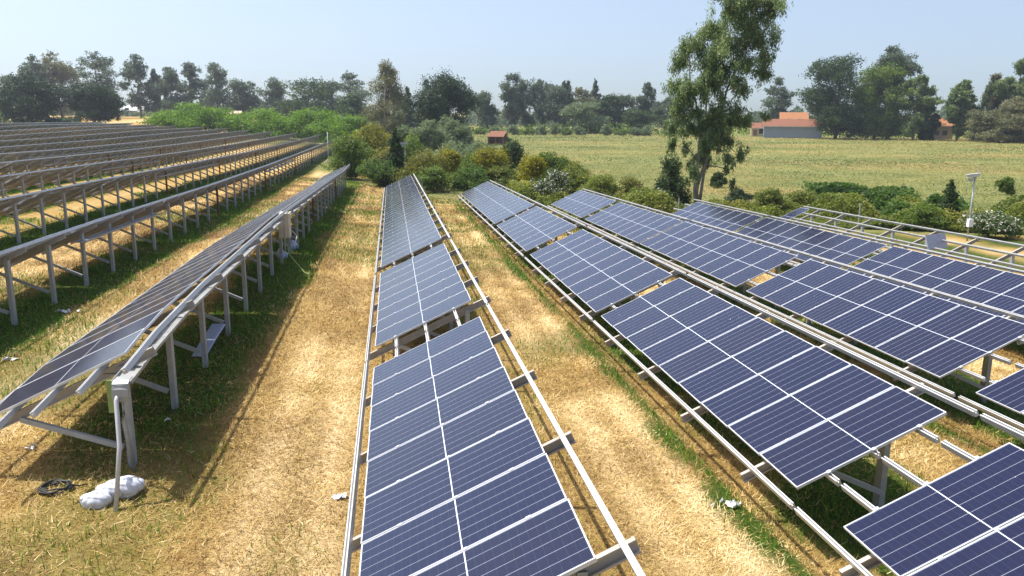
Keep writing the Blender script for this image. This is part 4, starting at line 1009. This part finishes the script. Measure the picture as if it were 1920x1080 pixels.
# open shed with a red roof
b = at(932, 271); D = math.hypot(b.x, b.y); s = mpp(932, 265, D); t = empty('shed', b, 'small open shed with a rusty red roof beside the meadow', 'shed'); t.rotation_euler = (0, 0, -.35)
w = 31*s; h1 = top_z(932, 257, D)-b.z; h2 = top_z(932, 247, D)-b.z
m = MB(); V = [(-w/2, -1.6, h1), (w/2, -1.6, h1), (w/2, 1.8, h2), (-w/2, 1.8, h2)]; V += [(a, c, e+.12) for a, c, e in V]
m.add(V, [(0, 3, 2, 1), (4, 5, 6, 7), (0, 1, 5, 4), (1, 2, 6, 5), (2, 3, 7, 6), (3, 0, 4, 7)]); obj('roof', m.mesh('roof', MAT['roof_brown']), t)
for a in (-.46, 0, .46):
    m = MB(); m.box((a*w, -1.4, h1/2), (.14, .14, h1)); obj('post', m.mesh('post', MAT['ply']), t)
m = MB(); m.box((0, 1.6, h2/2-.05), (w*.96, .1, h2-.2)); m.box((-w*.46, .1, h1/2), (.1, 2.8, h1-.1)); obj('wall', m.mesh('wall', MAT['ply']), t)
m = MB(); m.box((w*.1, .3, .45), (w*.45, 1.2, .9)); obj('stored_crate', m.mesh('stored_crate', MAT['rust']), t)
# white tank
b = at(662, 274); m = MB(); D = math.hypot(b.x, b.y); s = mpp(662, 270, D); m.box((0, 0, 4*s), (13*s, 9*s, 8*s)); m.box((0, 0, 8.4*s), (14*s, 10*s, .8*s)); m.box((0, 0, 9*s), (3*s, 3*s, .8*s))
tag(obj('water_tank', m.mesh('water_tank', MAT['white']), None, b), 'white boxy tank beyond the ends of the left rows', 'tank')

# ------------------------------------------------------------------ masts and small boards
def mast(px, by, ty, label, camera=True, rad=.05, box=False):
    b = at(px, by); D = math.hypot(b.x, b.y); H = top_z(px, ty, D)-b.z
    t = empty('camera_mast', b, label, 'mast', 'thin camera masts around the array')
    m = MB(); m.tube([(0, 0, -.1), (0, 0, H)], rad, 10); obj('pole', m.mesh('pole', MAT['galv'], True), t)
    if camera:
        ax = Vector((-CR.x, -CR.y, -.12)).normalized()
        m = MB(); Mx = Matrix((ax, Vector((0, 0, 1)).cross(ax).normalized(), Vector((0, 0, 1)))).transposed()
        m.box(Vector((0, 0, H+.16))+ax*.1, (.62, .17, .15), 0, Mx); m.box(Vector((0, 0, H+.25))+ax*.1, (.72, .22, .03), 0, Mx); c = obj('camera', m.mesh('camera', MAT['alu']), t)
        m = MB(); m.box(Vector((0, 0, H+.05)), (.12, .12, .1)); m.box(Vector((0, 0, H-.06))+ax*.22, (.2, .13, .16), 0, Mx); obj('bracket', m.mesh('bracket', MAT['galv']), c)
        m = MB(); m.tube([(-.15*ax.x, -.15*ax.y, H+.25), (-.15*ax.x, -.15*ax.y, H+.62)], .018, 6); obj('aerial', m.mesh('aerial', MAT['galv']), t)
    if box:
        m = MB(); m.box((-.05, -.12, 1.0), (.26, .2, .42)); obj('junction_box', m.mesh('junction_box', MAT['white']), t)
mast(1813, 452, 334, 'grey mast with white camera beside the bare rack at right', box=True, rad=.042)
mast(761, 345, 272, 'thin mast with white camera among shrubs at central row end', rad=.035)
mast(617, 322, 248, 'bare thin pole between the two left row ends', camera=False, rad=.04, box=True)
mast(670, 290, 243, 'thin pole beside the white tank', camera=False, rad=.035)
mast(175, 236, 208, 'pale pole in front of the second dark round tree', camera=False, rad=.08)
for (px, py, lab, mt) in ((1197, 378, 'teal small square board in the brambles behind the third row', MAT['sack_blue']), (1214, 380, 'white small square board in the brambles behind the third row', MAT['white'])):
    b = at(px, py+12); D = math.hypot(b.x, b.y); h = top_z(px, py, D)-b.z
    t = empty('sign_board', b, lab, 'board', 'small boards in the brambles'); m = MB(); m.box((0, 0, h), (.42, .04, .46)); obj('panel', m.mesh('panel', mt), t)
    m = MB(); m.box((0, .04, h/2), (.05, .05, h)); obj('post', m.mesh('post', MAT['galv']), t)
MAT['pale_back'] = simple('pale_lavender_back', (.36, .37, .45), .5, 0, .06, 4)
# spare module leaning on the bare rack
b = pt(5, 1.25, 29.6, -.12); m = MB(); Mx = Matrix.Rotation(.35, 3, 'Z') @ Matrix.Rotation(R(70), 3, 'X')
m.box((0, 0, .22), (1.25, .62, .035), 0, Mx)
tag(obj('spare_panel', m.mesh('spare_panel', [MAT['pale_back']]), None, b), 'loose pale panel lying on the bare rails of the unfinished rack', 'panel')
# fence posts at the array edge
for (x, lab) in ((2.4, 'thin grey post behind the end of the central row'), (7.6, 'thin grey post behind the end of the second row'), (12.9, 'thin grey post behind the end of the third row'), (18.0, 'thin grey post behind the end of the fourth row'), (27.5, 'thin grey post behind the bare rack, nearer the vine thicket'), (33.0, 'thin grey post behind the bare rack, beside the camera mast')):
    y = float(hedge_y(x))+1.2; m = MB(); m.box((0, 0, .75), (.05, .05, 1.6))
    tag(obj('fence_post', m.mesh('fence_post', MAT['galv']), None, (x, y, gz(x, y))), lab, 'fence post', 'thin fence posts along the shrubs')

# ------------------------------------------------------------------ hazy air
m = MB(); m.box((0, 190, 15), (1300, 700, 62)); hz = obj('haze', m.mesh('haze', [NT('haze_air').mat]))
hm = bpy.data.materials['haze_air']; t_ = hm.node_tree; t_.nodes.remove(t_.nodes['Principled BSDF'])
pv = t_.nodes.new('ShaderNodeVolumePrincipled'); pv.inputs['Color'].default_value = (.80, .88, 1.0, 1); pv.inputs['Density'].default_value = .00025; pv.inputs['Anisotropy'].default_value = .3
t_.links.new(pv.outputs[0], t_.nodes['Material Output'].inputs['Volume'])
tag(hz, 'thin summer haze in the air over the whole site', None, kind='stuff')
